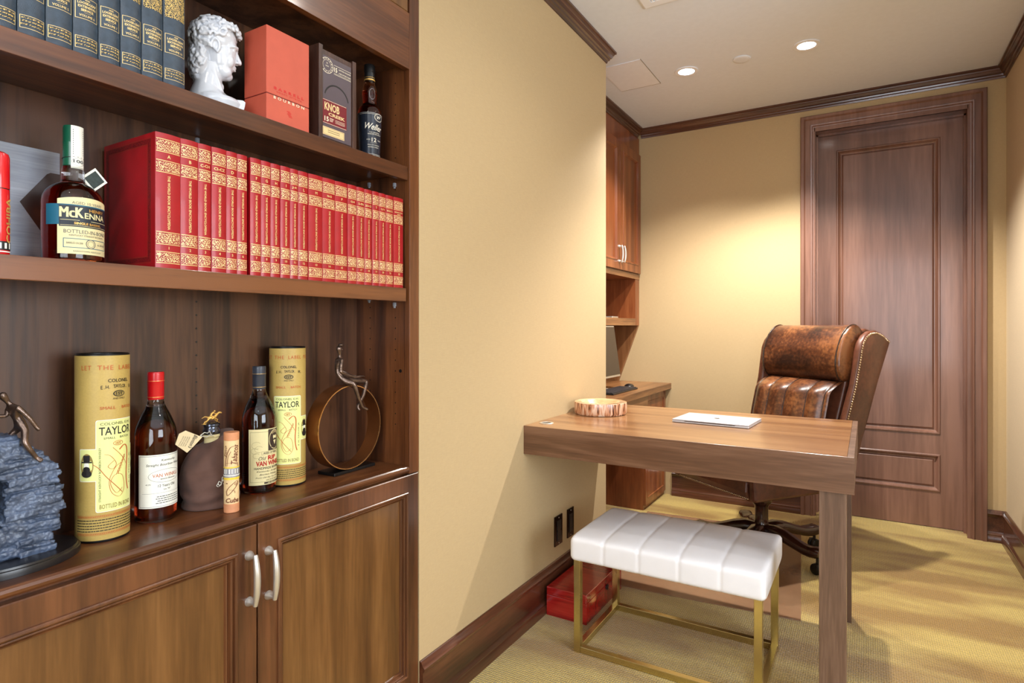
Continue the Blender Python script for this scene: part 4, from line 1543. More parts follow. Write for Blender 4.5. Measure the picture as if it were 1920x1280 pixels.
P.text('Fino', -.014, .1380, .0070, 2, rot=pi / 2, shear=.4, width=.026)
P.text('Cuba', .001, .0285, .0105, 2, shear=.25, width=.028, bold=.02)
P.stroke([(-.014, .105), (-.012, .125), (-.004, .146), (.006, .150)], .0010, 2)
P.stroke([(-.010, .105), (-.008, .125), (-.002, .138)], .0006, 2)
P.stroke([(-.013, .112), (.010, .112), (.013, .104)], .0008, 2)
P.stroke([(-.011, .045), (-.008, .040), (.008, .058), (.013, .068), (.008, .070), (-.004, .060), (-.011, .050), (-.011, .045)], .0010, 2)
P.ellipse(.008, .064, .0028, .0028, 2, 2, ring=.0008)
P.stroke([(-.006, .052), (.004, .050), (.006, .044)], .0006, 2)
P.rect(-.013, -.009, .0655, .0675, 2, 2)
P.build('burnt_design', [mat('band_silver', (176, 178, 186), rough=.25, metal=.5), mat('band_yellow', (224, 194, 66), rough=.35), m_burn, m_paper], ct_)

ch_ = thing('cigar_tube', 'glossy red cigar tube at the left edge of the middle shelf', 'cigar tube', (-1.2427, .4090, Z3), radians(10))
m_cred = mat('red_enamel', (214, 20, 30), rough=.25, var=.03, coat=.5)
MB().lathe([(.0150, 0), (.0155, .001), (.0155, .112), (.0005, .112)], 36).build('tube_body', m_cred, ch_, smooth=40)
MB().lathe([(.0156, .1135), (.0157, .114), (.0157, .165), (.0140, .1715), (.0090, .1745), (.0005, .175)], 36).build('tube_cap', m_cred, ch_, smooth=40)
MB().lathe([(.0150, .112), (.0150, .1136)], 36).build('cap_joint', m_black, ch_, smooth=40)
P = Print(on_cyl(.0155))
P.text('COHIBA', .0085, .060, .0105, 0, rot=pi / 2, bold=.02, width=.075)
P.rect(-.045, .045, .0105, .0250, 1, 1, .002)
for k in range(12):
    P.rect(-.044 + k * .0075, -.0405 + k * .0075, .0130, .0225, 2, 2)
P.rect(-.045, .045, .0070, .0090, 2, 1, .002)
P.build('tube_print', [m_foilgold, m_black, m_paper], ch_)

# brushed flat box with a dark lozenge
m_brush = wood('brushed_metal', (128, 134, 146), (150, 156, 168), (172, 178, 190), axis='Y', rough=.35, coat=0, scale=2.5, figure=0)
gb = thing('gift_carton', 'flat brushed grey carton with a dark lozenge leaning behind the green capped bottle', 'box', (-1.36, .395, Z3))
MB().box(-.034, 0, -.075, .150, 0, .2235).build('carton', m_brush, gb, bevel=.001)
P = Print(lambda x, y, lay=1: (.0002 + lay * .0001, x, y))
P.poly([(.085, .1175), (.128, .178), (.134, .182), (.1495, .182), (.1495, .030), (.134, .042)], 0, 1)
P.build('lozenge', mat('dark_lozenge', (56, 34, 28), rough=.4), gb)
def realize(o, name=None):
    """bake modifiers into the mesh"""
    bpy.context.view_layer.update()
    dg = bpy.context.evaluated_depsgraph_get()
    me = bpy.data.meshes.new_from_object(o.evaluated_get(dg))
    o.modifiers.clear()
    o.data = me
    return o


def voxel(o, size, smooth=4, it_fac=.5):
    r = o.modifiers.new('remesh', 'REMESH')
    r.mode = 'VOXEL'
    r.voxel_size = size
    if smooth:
        s = o.modifiers.new('smooth', 'SMOOTH')
        s.factor = it_fac
        s.iterations = smooth
    realize(o)
    for p in o.data.polygons:
        p.use_smooth = True
    return o


def skin(name, J, E_, m, parent, root, sub=2, fat=1.25):
    names = list(J)
    me = bpy.data.meshes.new(name)
    me.from_pydata([J[n][0] for n in names], [(names.index(a), names.index(b)) for a, b in E_], [])
    me.materials.append(m)
    o = bpy.data.objects.new(name, me)
    COL.objects.link(o)
    sk = o.modifiers.new('skin', 'SKIN')
    sk.use_smooth_shade = True
    for i, n in enumerate(names):
        r = J[n][1]
        r = r if hasattr(r, '__len__') else (r, r)
        r = (r[0] * fat, r[1] * fat)
        me.skin_vertices[0].data[i].radius = r
        me.skin_vertices[0].data[i].use_root = (n == root)
    sb = o.modifiers.new('sub', 'SUBSURF')
    sb.levels = sub
    sb.render_levels = sub
    realize(o)
    for p in o.data.polygons:
        p.use_smooth = True
    o.parent = parent
    return o


# ================================================================ WHITE BUST
m_porc = mat('white_glazed_ceramic', (204, 207, 214), rough=.22, var=.02, coat=.4)
bu = thing('bust', 'white glazed classical bust with curly hair in profile on the top shelf', 'bust', (-1.268, .817, Z2), math.atan2(.845, .535) - pi / 2)
b = MB()
b.ell((0, -.008, .172), (.043, .046, .043), 24, 16)
b.ell((0, -.036, .116), (.038, .021, .044), 20, 14)
b.ell((0, .006, .137), (.033, .031, .050), 24, 16)
b.ell((0, .008, .104), (.026, .020, .022), 20, 12)
b.ell((0, .0200, .0925), (.013, .0100, .0095), 24, 16)
b.ell((.010, .012, .098), (.014, .016, .013), 24, 16)
b.ell((-.010, .012, .098), (.014, .016, .013), 24, 16)
b.ell((0, .015, .160), (.031, .024, .024), 20, 14)
b.ell((.017, .020, .122), (.012, .013, .016), 16, 10)
b.ell((-.017, .020, .122), (.012, .013, .016), 16, 10)
b.tube([(0, .034, .157), (0, .0375, .148), (0, .0405, .138), (0, .0440, .1285)], [.0042, .0036, .0042, .0052], 14)
b.ell((0, .0440, .1270), (.0055, .0048, .0045), 14, 8)
for s_ in (-1, 1):
    b.ell((s_ * .0052, .0385, .1258), (.0036, .0045, .0034), 12, 8)
    b.tube([(s_ * .003, .0385, .1540), (s_ * .012, .0385, .1565), (s_ * .022, .032, .1545), (s_ * .028, .022, .150)], [.0030, .0036, .0034, .0025], 10)
    b.ell((s_ * .0135, .0298, .1475), (.0068, .0058, .0052), 14, 10)
    b.tube([(s_ * .006, .0335, .1490), (s_ * .0135, .0362, .1512), (s_ * .021, .0310, .1485)], .0013, 8)
    b.tube([(s_ * .006, .0335, .1455), (s_ * .0135, .0352, .1440), (s_ * .020, .0305, .1455)], .0012, 8)
    ear = []
    for k in range(12):
        a = -.5 + k / 11 * 5.0
        ear.append((s_ * (.0375 + .003 * sin(a)), -.006 - .0085 * cos(a), .144 + .0135 * sin(a)))
    b.tube(ear, .0028, 10)
    b.ell((s_ * .0335, -.006, .144), (.0045, .006, .010), 12, 8)
    b.tube([(s_ * .023, -.016, .108), (s_ * .021, -.012, .094), (s_ * .015, .001, .062), (s_ * .006, .012, .034)], [.003, .0062, .0066, .005], 18)
b.tube([(-.0095, .0315, .1125), (-.004, .0350, .1142), (0, .0352, .1135), (.004, .0350, .1142), (.0095, .0315, .1125)], [.0012, .0024, .0022, .0024, .0012], 10)
b.tube([(-.008, .0310, .1090), (0, .0342, .1080), (.008, .0310, .1090)], [.0012, .0028, .0012], 10)
b.tube([(0, -.016, .112), (0, -.018, .085), (0, -.022, .060), (0, -.024, .040), (0, -.020, .022)], [.027, .0265, .0290, .0365, .046], 48)
b.ell((0, .004, .066), (.008, .008, .010), 12, 8)
# truncated chest
R_ = []
for z, rx, ry, cy in ((.0003, .040, .042, -.006), (.012, .047, .050, -.003), (.026, .052, .054, -.002), (.034, .048, .049, -.004), (.042, .036, .034, -.010), (.052, .026, .024, -.012)):
    R_.append([(rx * cos(2 * pi * k / 36), cy + ry * sin(2 * pi * k / 36), z) for k in range(36)])
b.rings(R_)
b.prism([(-.046, .0003), (-.052, .030), (.050, .036), (.056, .032), (.053, .016), (.044, .0003)], lambda u, v, w: (w, u, v), -.024, .024)
rnd = random.Random(5)


def on_head(th, ph, k=1.0):
    c_ = Vector((0, -.008, .172))
    d = Vector((cos(ph) * sin(th), cos(ph) * cos(th), sin(ph)))
    return c_ + Vector((d.x * .044 * k, d.y * .049 * k, d.z * .045 * k)), d


cnt = 0
while cnt < 125:
    th = rnd.uniform(-pi, pi)
    ph = math.asin(rnd.uniform(-.75, 1))
    face = abs(th) < 1.15 and ph < .45
    if face or (abs(th) < 1.75 and ph < -.15):
        continue
    p, d = on_head(th, ph, 1.02)
    if p.z < .125 and p.y > -.02:
        continue
    t1_ = d.orthogonal().normalized()
    t2_ = d.cross(t1_)
    a0 = rnd.uniform(0, 6.28)
    rr = rnd.uniform(.0055, .0090)
    pts = []
    sg = rnd.choice((-1, 1))
    for k in range(9):
        a = a0 + sg * k * .62
        q = rr * (1 - k * .085)
        pts.append(p + t1_ * q * cos(a) + t2_ * q * sin(a) + d * (.0005 * k))
    b.tube(pts, [.0018, .0032, .0038, .0038, .0036, .0034, .003, .0026, .0016], 7)
    cnt += 1
for k in range(26):   # fringe over the forehead
    th = -1.15 + 2.3 * (k % 13) / 12
    ph = .38 if k < 13 else .62
    p, d = on_head(th, ph, 1.05)
    p = p + Vector((0, rnd.uniform(-.001, .004), rnd.uniform(-.004, .005)))
    b.ell(p, (.0055, rnd.uniform(.004, .0065), rnd.uniform(.004, .007)), 10, 8)
    b.tube([p + Vector((.003, .003, .004)), p + Vector((-.002, .006, 0)), p + Vector((.001, .005, -.005)), p + Vector((.004, .003, -.003))], .002, 7)
for k in range(96):   # nape locks
    th = rnd.uniform(-1.9, 1.9)
    ph = rnd.uniform(-1.15, .75)
    d = Vector((sin(th) * cos(ph), -cos(th) * cos(ph), sin(ph)))
    p = Vector((0, -.034, .116)) + Vector((d.x * .0385, d.y * .0245, d.z * .044))
    sd = Vector((cos(th), sin(th), 0)) * rnd.choice((-1, 1))
    q = rnd.uniform(.8, 1.35)
    b.tube([p + Vector((0, 0, .006)), p + sd * .004 * q + d * .001, p + sd * .001 + Vector((0, 0, -.007 * q)) + d * .0012, p - sd * .0045 * q + Vector((0, 0, -.009 * q)), p - sd * .003 + Vector((0, 0, -.004))], [.0022, .0036, .0038, .0030, .0016], 7)
o = b.build('bust_body', m_porc, bu)
voxel(o, .00125, 7)

# ================================================================ RING SCULPTURE WITH SEATED FIGURE
m_brz = mat('dark_bronze', (120, 102, 92), rough=.28, var=.35, scale=90, metal=.85, bump=.3, bscale=250)
m_ring = mat('brown_bronze_ring', (140, 88, 48), rough=.28, var=.25, scale=8, metal=.8)
m_edge = mat('bright_bronze_edge', (222, 170, 110), rough=.25, var=.05, metal=.9)
rs = thing('ring_sculpture', 'bronze ring sculpture with a small seated figure on top of the ring', 'sculpture', (-1.297, 1.2265, Z1), 0)
MB().box(-.045, .022, -.060, .100, 0, .009).build('base_plate', m_black, rs, bevel=.0012)
RM = Matrix.Translation((-.026, 0, .131)) @ Matrix.Rotation(pi / 2, 4, 'Y')
MB().lathe([(.1175, 0), (.1195, 0), (.1195, .0495), (.1175, .0495), (.1175, 0)], 96, M=RM, cap=False).build('ring_band', m_ring, rs, smooth=40)
MB().lathe([(.1172, .0495), (.1197, .0495), (.1197, .0512), (.1172, .0512), (.1172, .0495)], 96, M=RM, cap=False).build('ring_rim', m_edge, rs, smooth=30)


def L_(x, y, z):
    return (x + 1.297, y - 1.2265, z - Z1)


J = {
    'hip': (L_(-1.297, 1.200, 1.0500), (.011, .010)), 'waist': (L_(-1.298, 1.199, 1.070), (.0080, .0075)), 'chest': (L_(-1.297, 1.204, 1.095), (.0115, .009)),
    'neckb': (L_(-1.297, 1.206, 1.114), .0045), 'neck': (L_(-1.296, 1.206, 1.124), .0040), 'skull': (L_(-1.295, 1.203, 1.138), (.0078, .0086)), 'crown': (L_(-1.296, 1.200, 1.148), .0058),
    'shn': (L_(-1.280, 1.198, 1.110), .0055), 'eln': (L_(-1.270, 1.184, 1.074), .0042), 'wrn': (L_(-1.270, 1.238, 1.0560), .0032), 'han': (L_(-1.268, 1.262, 1.0570), (.0036, .0022)),
    'shf': (L_(-1.313, 1.212, 1.110), .0055), 'elf': (L_(-1.318, 1.232, 1.074), .0040), 'wrf': (L_(-1.305, 1.262, 1.056), .0032), 'haf': (L_(-1.298, 1.275, 1.055), (.0034, .0022)),
    'kn': (L_(-1.260, 1.226, 1.0400), .0062), 'shin': (L_(-1.259, 1.240, 1.002), .0048), 'ank': (L_(-1.259, 1.258, .968), .0036), 'toe': (L_(-1.255, 1.276, .960), (.0050, .0030)),
    'kf': (L_(-1.282, 1.298, 1.0400), .0060), 'shif': (L_(-1.272, 1.274, 1.000), .0046), 'anf': (L_(-1.264, 1.243, .972), .0036), 'tof': (L_(-1.258, 1.246, .958), (.0048, .0030)),
}
E_ = [('hip', 'waist'), ('waist', 'chest'), ('chest', 'neckb'), ('neckb', 'neck'), ('neck', 'skull'), ('skull', 'crown'), ('chest', 'shn'), ('shn', 'eln'), ('eln', 'wrn'), ('wrn', 'han'),
      ('chest', 'shf'), ('shf', 'elf'), ('elf', 'wrf'), ('wrf', 'haf'), ('hip', 'kn'), ('kn', 'shin'), ('shin', 'ank'), ('ank', 'toe'), ('hip', 'kf'), ('kf', 'shif'), ('shif', 'anf'), ('anf', 'tof')]
fg = skin('seated_figure', J, E_, m_brz, rs, 'hip')
b = MB()
b.ell(L_(-1.291, 1.2095, 1.137), (.0024, .0030, .0022), 8, 6)     # nose
b.ell(L_(-1.290, 1.2035, 1.150), (.0078, .0080, .0040), 12, 8)    # cropped hair
for k in range(5):
    b.tube([L_(-1.270 + (k - 2) * .0014, 1.260, 1.0575), L_(-1.269 + (k - 2) * .0018, 1.268, 1.0585), L_(-1.268 + (k - 2) * .0018, 1.274, 1.0555)], [.0010, .0010, .0007], 6)
b.build('figure_details', m_brz, rs, smooth=60)

# ================================================================ CLIMBER SCULPTURE
m_rock = mat('blue_grey_resin_rock', (74, 88, 112), rough=.42, var=.45, scale=26, bump=.9, bscale=120, coat=.3)
cs = thing('climber_sculpture', 'blue-grey rock arch sculpture on an oval black base with a bronze climber on top', 'sculpture', (-1.302, .440, Z1), 0)
R_ = []
for z, k in ((0, 1), (.010, 1.0), (.0125, .99), (.0135, .965), (.017, .955)):
    R_.append([(.086 * k * cos(2 * pi * i / 64), .110 * k * sin(2 * pi * i / 64), z) for i in range(64)])
MB().rings(R_).build('oval_base', mat('satin_black_base', (26, 24, 26), rough=.28, var=.1), cs, smooth=35)


def lerp(tab, z):
    for (z0, a), (z1, c_) in zip(tab, tab[1:]):
        if z0 <= z <= z1:
            return a + (c_ - a) * (z - z0) / (z1 - z0)
    return tab[0][1] if z < tab[0][0] else tab[-1][1]


outR = [(.017, .052), (.043, .056), (.060, .062), (.094, .066), (.120, .064), (.150, .059), (.172, .050), (.188, .038), (.196, .026)]
outL = [(.017, -.084), (.06, -.092), (.10, -.094), (.14, -.090), (.17, -.080), (.196, -.070)]
holeR = [(.052, -.035), (.062, -.020), (.090, -.010), (.118, -.006), (.140, -.006), (.155, -.012), (.166, -.026)]
holeL = [(.052, -.050), (.07, -.058), (.10, -.064), (.13, -.062), (.166, -.050)]
rnd = random.Random(11)
b = MB()
z = .0165
while z < .222:
    h = rnd.uniform(.003, .008)
    xr = lerp(outR, z) if z < .196 else .026 - (z - .196) * 1.2
    xl = lerp(outL, z) if z < .196 else -.070 + (z - .196) * 1.0
    segs = [(xl, xr)]
    if .055 < z < .160:
        segs = [(xl, lerp(holeL, z)), (lerp(holeR, z), xr)]
    for a, c_ in segs:
        n = max(1, int((c_ - a) / .045))
        for k in range(n):
            y0 = a + (c_ - a) * k / n - .004
            y1 = a + (c_ - a) * (k + 1) / n + .004
            j = rnd.uniform
            dx = .040 - .05 * max(0, z - .10)
            M = Matrix.Rotation(j(-.07, .07), 4, 'X') @ Matrix.Rotation(j(-.12, .12), 4, 'Z')
            cy, cz = (y0 + y1) / 2, z + h / 2
            b.box(-(dx + j(-.006, .004)), dx + j(-.008, .005), y0 - cy - j(0, .003) * (k == 0), y1 - cy + (j(-.006, .004) if k == n - 1 else 0), -h / 2 - .0015, h / 2 + .0015,
                  M=Matrix.Translation((0, cy, cz + j(-.001, .001))) @ M)
    z += h * .85
o = b.build('rock_arch', m_rock, cs)
tx = bpy.data.textures.new('crag', 'CLOUDS')
tx.noise_scale = .007
tx.noise_depth = 3
rm_ = o.modifiers.new('remesh', 'REMESH')
rm_.mode = 'VOXEL'
rm_.voxel_size = .0017
dm = o.modifiers.new('crag', 'DISPLACE')
dm.texture = tx
dm.strength = .006
dm.mid_level = .5
realize(o)
for p in o.data.polygons:
    p.use_smooth = True


def C_(x, y, z):
    return (x + 1.302, y - .440, z - Z1)


J = {
    'hip': (C_(-1.275, .4520, 1.028), (.0085, .0080)), 'waist': (C_(-1.275, .4480, 1.040), .0068), 'chest': (C_(-1.275, .4410, 1.056), (.0090, .0080)), 'neckb': (C_(-1.275, .4360, 1.067), .0040),
    'neck': (C_(-1.275, .4320, 1.073), .0036), 'skull': (C_(-1.275, .4265, 1.082), (.0066, .0072)), 'crown': (C_(-1.275, .4240, 1.089), .0048),
    'sa': (C_(-1.262, .4440, 1.060), .0048), 'ea': (C_(-1.258, .4590, 1.040), .0038), 'wa': (C_(-1.257, .4680, 1.024), .0030), 'ha': (C_(-1.256, .4725, 1.018), .0034),
    'sb': (C_(-1.287, .4380, 1.058), .0046), 'eb': (C_(-1.285, .4350, 1.046), .0038), 'wb': (C_(-1.283, .4120, 1.048), .0028), 'hb': (C_(-1.283, .4010, 1.051), .0034),
    'hja': (C_(-1.264, .4540, 1.022), .0058), 'ka': (C_(-1.256, .4500, 1.000), .0050), 'sha': (C_(-1.255, .4590, .984), .0042), 'aa': (C_(-1.256, .4680, .970), .0032), 'ta': (C_(-1.250, .4745, .9640), (.0046, .0028)),
    'hjb': (C_(-1.287, .4520, 1.022), .0056), 'kb': (C_(-1.292, .4410, 1.008), .0048), 'shb': (C_(-1.292, .4400, .997), .0040), 'ab': (C_(-1.292, .4400, .988), .0032), 'tb': (C_(-1.288, .4460, .9830), (.0044, .0028)),
}
E_ = [('hip', 'waist'), ('waist', 'chest'), ('chest', 'neckb'), ('neckb', 'neck'), ('neck', 'skull'), ('skull', 'crown'), ('chest', 'sa'), ('sa', 'ea'), ('ea', 'wa'), ('wa', 'ha'),
      ('chest', 'sb'), ('sb', 'eb'), ('eb', 'wb'), ('wb', 'hb'), ('hip', 'hja'), ('hja', 'ka'), ('ka', 'sha'), ('sha', 'aa'), ('aa', 'ta'), ('hip', 'hjb'), ('hjb', 'kb'), ('kb', 'shb'), ('shb', 'ab'), ('ab', 'tb')]
skin('climber_figure', J, E_, m_brz, cs, 'hip', fat=1.08)

# ================================================================ BAGGED BOTTLE
m_bag = mat('brown_flannel', (88, 59, 48), rough=.8, var=.12, scale=50, bump=.12, bscale=900, sheen=.15)
bg = thing('bagged_bottle', 'round bourbon bottle in a brown cloth bag with a horse stopper and paper tag', 'bottle', (-1.3286, .8330, Z1), 0)


def bagf(u, v):
    a = 2 * pi * u
    zt = .150 + .022 * max(0, sin(a)) ** 2 + .003 * sin(3 * a + 1) - .012 * max(0, -sin(a))
    r0 = (.0575 + .005 * max(0, sin(a))) * (1 + .035 * sin(2 * a + .6) + .02 * sin(5 * a))
    if v < .08:
        r = r0 * (.93 + .07 * sqrt(v / .08))
    else:
        t = (v - .08) / .92
        shr = max(0.0, t - .62) / .38
        keep = .52 * max(0, sin(a)) ** 2
        r = r0 * (1 + .03 * sin(pi * t)) * (1 - (.56 - keep) * shr ** 1.5)
    # folds
    z = zt * v
    f = .0010 * sin(7 * a + 9 * v) * min(1, 4 * v) + .0030 * sin(26 * v + 3 * cos(a + 1)) * math.exp(-((v - .15) / .16) ** 2) + .0022 * sin(3 * a - 11 * v)
    r += f
    return (r * cos(a) * .94, r * sin(a), max(z, .0004))


b = MB().grid(120, 60, bagf, closeu=True)
b.f.append(list(range(120)))
b.m.append(0)
b.f.append([60 * 120 + i for i in range(120)])
b.m.append(0)
b.build('cloth_bag', m_bag, bg, smooth=80)
MB().lathe([(.0165, .140), (.0160, .150), (.0155, .158), (.0175, .160), (.0175, .168), (.0165, .170), (.0005, .170)], 28, (0, .006, 0)).build('bottle_neck', m_creamlab, bg, smooth=40)
st = MB().lathe([(.0178, .166), (.0190, .168), (.0190, .176), (.0165, .180), (.0165, .184), (.0185, .186), (.0175, .190), (.0120, .1935), (.0005, .195)], 32, (0, .006, 0)).build('stopper', mat('gunmetal', (92, 96, 108), rough=.15, metal=.9), bg, smooth=40)
b = MB()
hz = .2040
b.ell((0, .006, hz), (.0042, .0110, .0046), 14, 8)
b.tube([(0, .014, hz + .001), (0, .020, hz + .007), (0, .0245, hz + .010)], [.0036, .0028, .0024], 8)
b.ell((0, .0275, hz + .0095), (.0019, .0048, .0021), 10, 6, M=Matrix.Rotation(-.3, 4, 'X'))
b.tube([(0, -.004, hz + .002), (0, -.011, hz + .004), (0, -.018, hz + .001)], [.0016, .0013, .0006], 6)
b.tube([(.002, .013, hz - .002), (.002, .020, hz - .006), (.002, .017, hz - .011), (.002, .021, hz - .0125)], [.0020, .0014, .0010, .0012], 6)
b.tube([(-.002, .013, hz - .002), (-.002, .017, hz - .008), (-.002, .022, hz - .011)], [.0020, .0013, .0011], 6)
b.tube([(.002, -.001, hz - .001), (.002, -.006, hz - .006), (.002, -.012, hz - .008), (.002, -.015, hz - .0125)], [.0026, .0017, .0011, .0012], 6)
b.tube([(-.002, -.001, hz - .001), (-.002, -.003, hz - .007), (-.002, -.009, hz - .0125)], [.0026, .0015, .0012], 6)
b.tube([(0, .004, hz + .004), (0, .006, hz + .009), (0, .011, hz + .012)], [.0026, .0024, .0022], 8)     # jockey
b.ell((0, .0135, hz + .0145), (.0021, .0024, .0022), 8, 6)
b.tube([(.002, .010, hz + .011), (.0022, .016, hz + .008), (.001, .019, hz + .008)], .0009, 6)
b.tube([(.0035, .004, hz + .004), (.005, .009, hz + .001), (.0045, .005, hz - .003)], [.0015, .0013, .001], 6)
b.box(-.004, .004, -.016, .023, hz - .0138, hz - .0125)
b.tube([(0, .006, .193), (0, .006, hz - .012)], .004, 10)
b.build('horse_and_rider', m_foilgold, st, smooth=60)
tgm = mat('tag_card', (214, 196, 156), rough=.6, var=.04)
tpts = [(-.106, .164), (-.098, .186), (-.084, .191), (-.047, .171), (-.068, .152), (-.081, .142)]
o = MB().prism(tpts, lambda u, v, w: (w + u * .04, u, v), .050, .0512).build('paper_tag', tgm, bg)
P = Print(lambda x, y, lay=1: (.0513 + lay * .0001 + x * .04, x, y))
P.text("Blanton's", -.068, .1640, .0095, 0, rot=pi + 1.05, shear=.3, bold=.01, width=.030)
for k in range(4):
    a = 1.05
    cx, cy = -.0805 - k * .0045, .1660 + k * .0012
    P.text('KENTUCKY STRAIGHT BOURBON'[:14 + 2 * k], cx, cy, .0022, 0, rot=pi + 1.05, width=.022)
P.build('tag_lettering', [m_ink], o)
MB().tube([(.016, -.004, .165), (.020, -.012, .176), (.028, -.022, .174), (.036, -.034, .178), (.044, -.048, .1745)], .0010, 6).tube([(.016, .002, .163), (.024, -.014, .168), (.032, -.026, .166), (.043, -.048, .1735)], .0010, 6).build('drawstring', m_paper, bg, smooth=60)
EB = lambda x, y, lay=1: (.0622 * cos(-.16 + (x - .010) / .06), .0622 * sin(-.16 + (x - .010) / .06), y + .004)
P = Print(EB)
P.stroke([(.010, .058), (.006, .062), (.004, .056), (.009, .052), (.012, .060), (.013, .070), (.018, .068), (.014, .062), (.019, .060), (.015, .054)], .0012, 0)
P.stroke([(.010, .056), (.005, .050), (.001, .053), (.004, .058)], .0009, 0)
P.build('embroidery', [m_paper], bg)

# ================================================================ EXECUTIVE CHAIR


def leather(name, dark, mid, light, sc=5, contrast=.12, rough=.32):
    m, nt, p = newmat(name)
    N = nt.nodes
    L = nt.links
    setp(p, rough=rough, coat=.25, coatr=.2)
    tc = N.new('ShaderNodeTexCoord')
    n1 = N.new('ShaderNodeTexNoise')
    n1.inputs['Scale'].default_value = sc
    n1.inputs['Detail'].default_value = 3
    n2 = N.new('ShaderNodeTexNoise')
    n2.inputs['Scale'].default_value = sc * 11
    n2.inputs['Detail'].default_value = 5
    L.new(tc.outputs['Object'], n1.inputs['Vector'])
    L.new(tc.outputs['Object'], n2.inputs['Vector'])
    a = N.new('ShaderNodeMath')
    a.operation = 'MULTIPLY_ADD'
    a.inputs[1].default_value = .55
    L.new(n2.outputs['Fac'], a.inputs[0])
    L.new(n1.outputs['Fac'], a.inputs[2])
    cr = N.new('ShaderNodeValToRGB')
    e = cr.color_ramp.elements
    e[0].position = .775 - contrast
    e[0].color = srgb(*dark)
    e[1].position = .775 + contrast
    e[1].color = srgb(*light)
    k = e.new(.775)
    k.color = srgb(*mid)
    L.new(a.outputs[0], cr.inputs['Fac'])
    L.new(cr.outputs['Color'], p.inputs['Base Color'])
    b_ = N.new('ShaderNodeBump')
    b_.inputs['Strength'].default_value = .12
    b_.inputs['Distance'].default_value = .001
    L.new(n2.outputs['Fac'], b_.inputs['Height'])
    L.new(b_.outputs['Normal'], p.inputs['Normal'])
    return m


m_lea = leather('antiqued_leather', (50, 28, 18), (88, 50, 29), (134, 84, 48), 6, .19)
m_leb = leather('brown_leather', (66, 34, 22), (88, 48, 32), (108, 62, 42), 4, .22, .42)
m_pip = leather('piping_leather', (30, 18, 14), (48, 30, 22), (64, 42, 32), 20, .2, .25)
m_cwood = wood('chair_base_wood', (24, 11, 8), (46, 22, 15), (68, 34, 23), axis='X', rough=.2, coat=.6, scale=2)
m_nail = mat('nailhead_brass', (196, 176, 150), rough=.22, var=.1, metal=.95)
ch = thing('executive_chair', 'brown leather wingback office chair with nailhead trim behind the desk', 'chair', (-.482, 3.387, .0042), radians(-36.87))
PL = lambda u, v, w: (w, u, v)

# five-star base
hub = MB()
hub.lathe([(.0005, .085), (.045, .085), (.048, .10), (.046, .14), (.038, .155), (.034, .165), (.034, .25), (.040, .26), (.052, .275), (.052, .29), (.0005, .29)], 32)
hub.build('column', m_cwood, ch, smooth=40)
MB().lathe([(.0005, .29), (.026, .29), (.026, .335), (.0005, .335)], 24).build('gas_lift', m_black, ch, smooth=40)
MB().box(-.10, .10, -.13, .10, .330, .372).build('tilt_mechanism', m_black, ch, bevel=.01)
for k in range(5):
    a = radians(-30 + 36.87 + 72 * k)
    d = Vector((cos(a), sin(a), 0))
    s_ = Vector((-sin(a), cos(a), 0))
    R_ = []
    for t, z, w, h in ((.030, .125, .030, .030), (.08, .135, .030, .028), (.14, .130, .028, .024), (.20, .112, .026, .021), (.25, .100, .026, .020), (.29, .100, .029, .022), (.32, .105, .030, .022), (.338, .104, .024, .016)):
        ring = []
        for q in range(12):
            an = 2 * pi * q / 12
            h = h * 1.0
            ring.append(d * t + s_ * (w * 1.25 * math.copysign(abs(cos(an)) ** .7, cos(an))) + Vector((0, 0, z + h * 1.2 * math.copysign(abs(sin(an)) ** .7, sin(an)))))
        R_.append(ring)
    lg = MB().rings(R_).build('base_leg', m_cwood, ch, smooth=50)
    c = MB()
    cpos = d * .318
    for sd_ in (-1, 1):
        M = Matrix.Translation(cpos + s_ * (.014 * sd_) + Vector((0, 0, .0275))) @ Matrix.Rotation(a, 4, 'Z') @ Matrix.Rotation(pi / 2, 4, 'X')
        c.lathe([(.0005, -.010), (.020, -.010), (.0265, -.006), (.0272, 0), (.0265, .006), (.020, .010), (.0005, .010)], 24, M=M)
    c.tube([cpos + Vector((0, 0, .03)), cpos + Vector((0, 0, .085))], .007, 8)
    c.box(-.012, .012, -.026, .026, .030, .052, M=Matrix.Translation(cpos) @ Matrix.Rotation(a, 4, 'Z'))
    c.build('caster', m_black, lg, smooth=40)
MB().tube([(-.05, -.10, .362), (-.14, -.22, .348), (-.20, -.25, .352), (-.24, -.28, .365)], .004, 8).ell((-.252, -.287, .370), (.022, .012, .005), 12, 6).build('tilt_lever', m_black, ch, smooth=60)

# seat
seat = MB()
seat.prism([(-.325, .375), (.30, .375), (.30, .47), (-.345, .47), (-.350, .42)], PL, -.275, .275)
seat.build('seat_rail', m_leb, ch, bevel=.012, segs=3)


def cush(u, v):
    a = 2 * pi * u
    x = -.27 + .54 * v
    e = max(0, abs(x) - .23) / .04
    k = sqrt(max(0, 1 - min(1, e) ** 2.4))
    ca, sa = cos(a), sin(a)
    y = -.03 + .325 * math.copysign(abs(ca) ** .35, ca) * (.94 + .06 * k)
    z = .515 + .055 * math.copysign(abs(sa) ** .5, sa) * (.5 + .5 * k) + .012 * (1 - (x / .27) ** 2) * (1 if sa > 0 else 0)
    return (x, y, z)


b = MB().grid(48, 40, lambda u, v: cush(u, .002 + .996 * v), closeu=True)
b.f += [list(range(48)), [40 * 48 + i for i in range(48)]]
b.m += [0, 0]
b.build('seat_cushion', m_lea, ch, smooth=60)

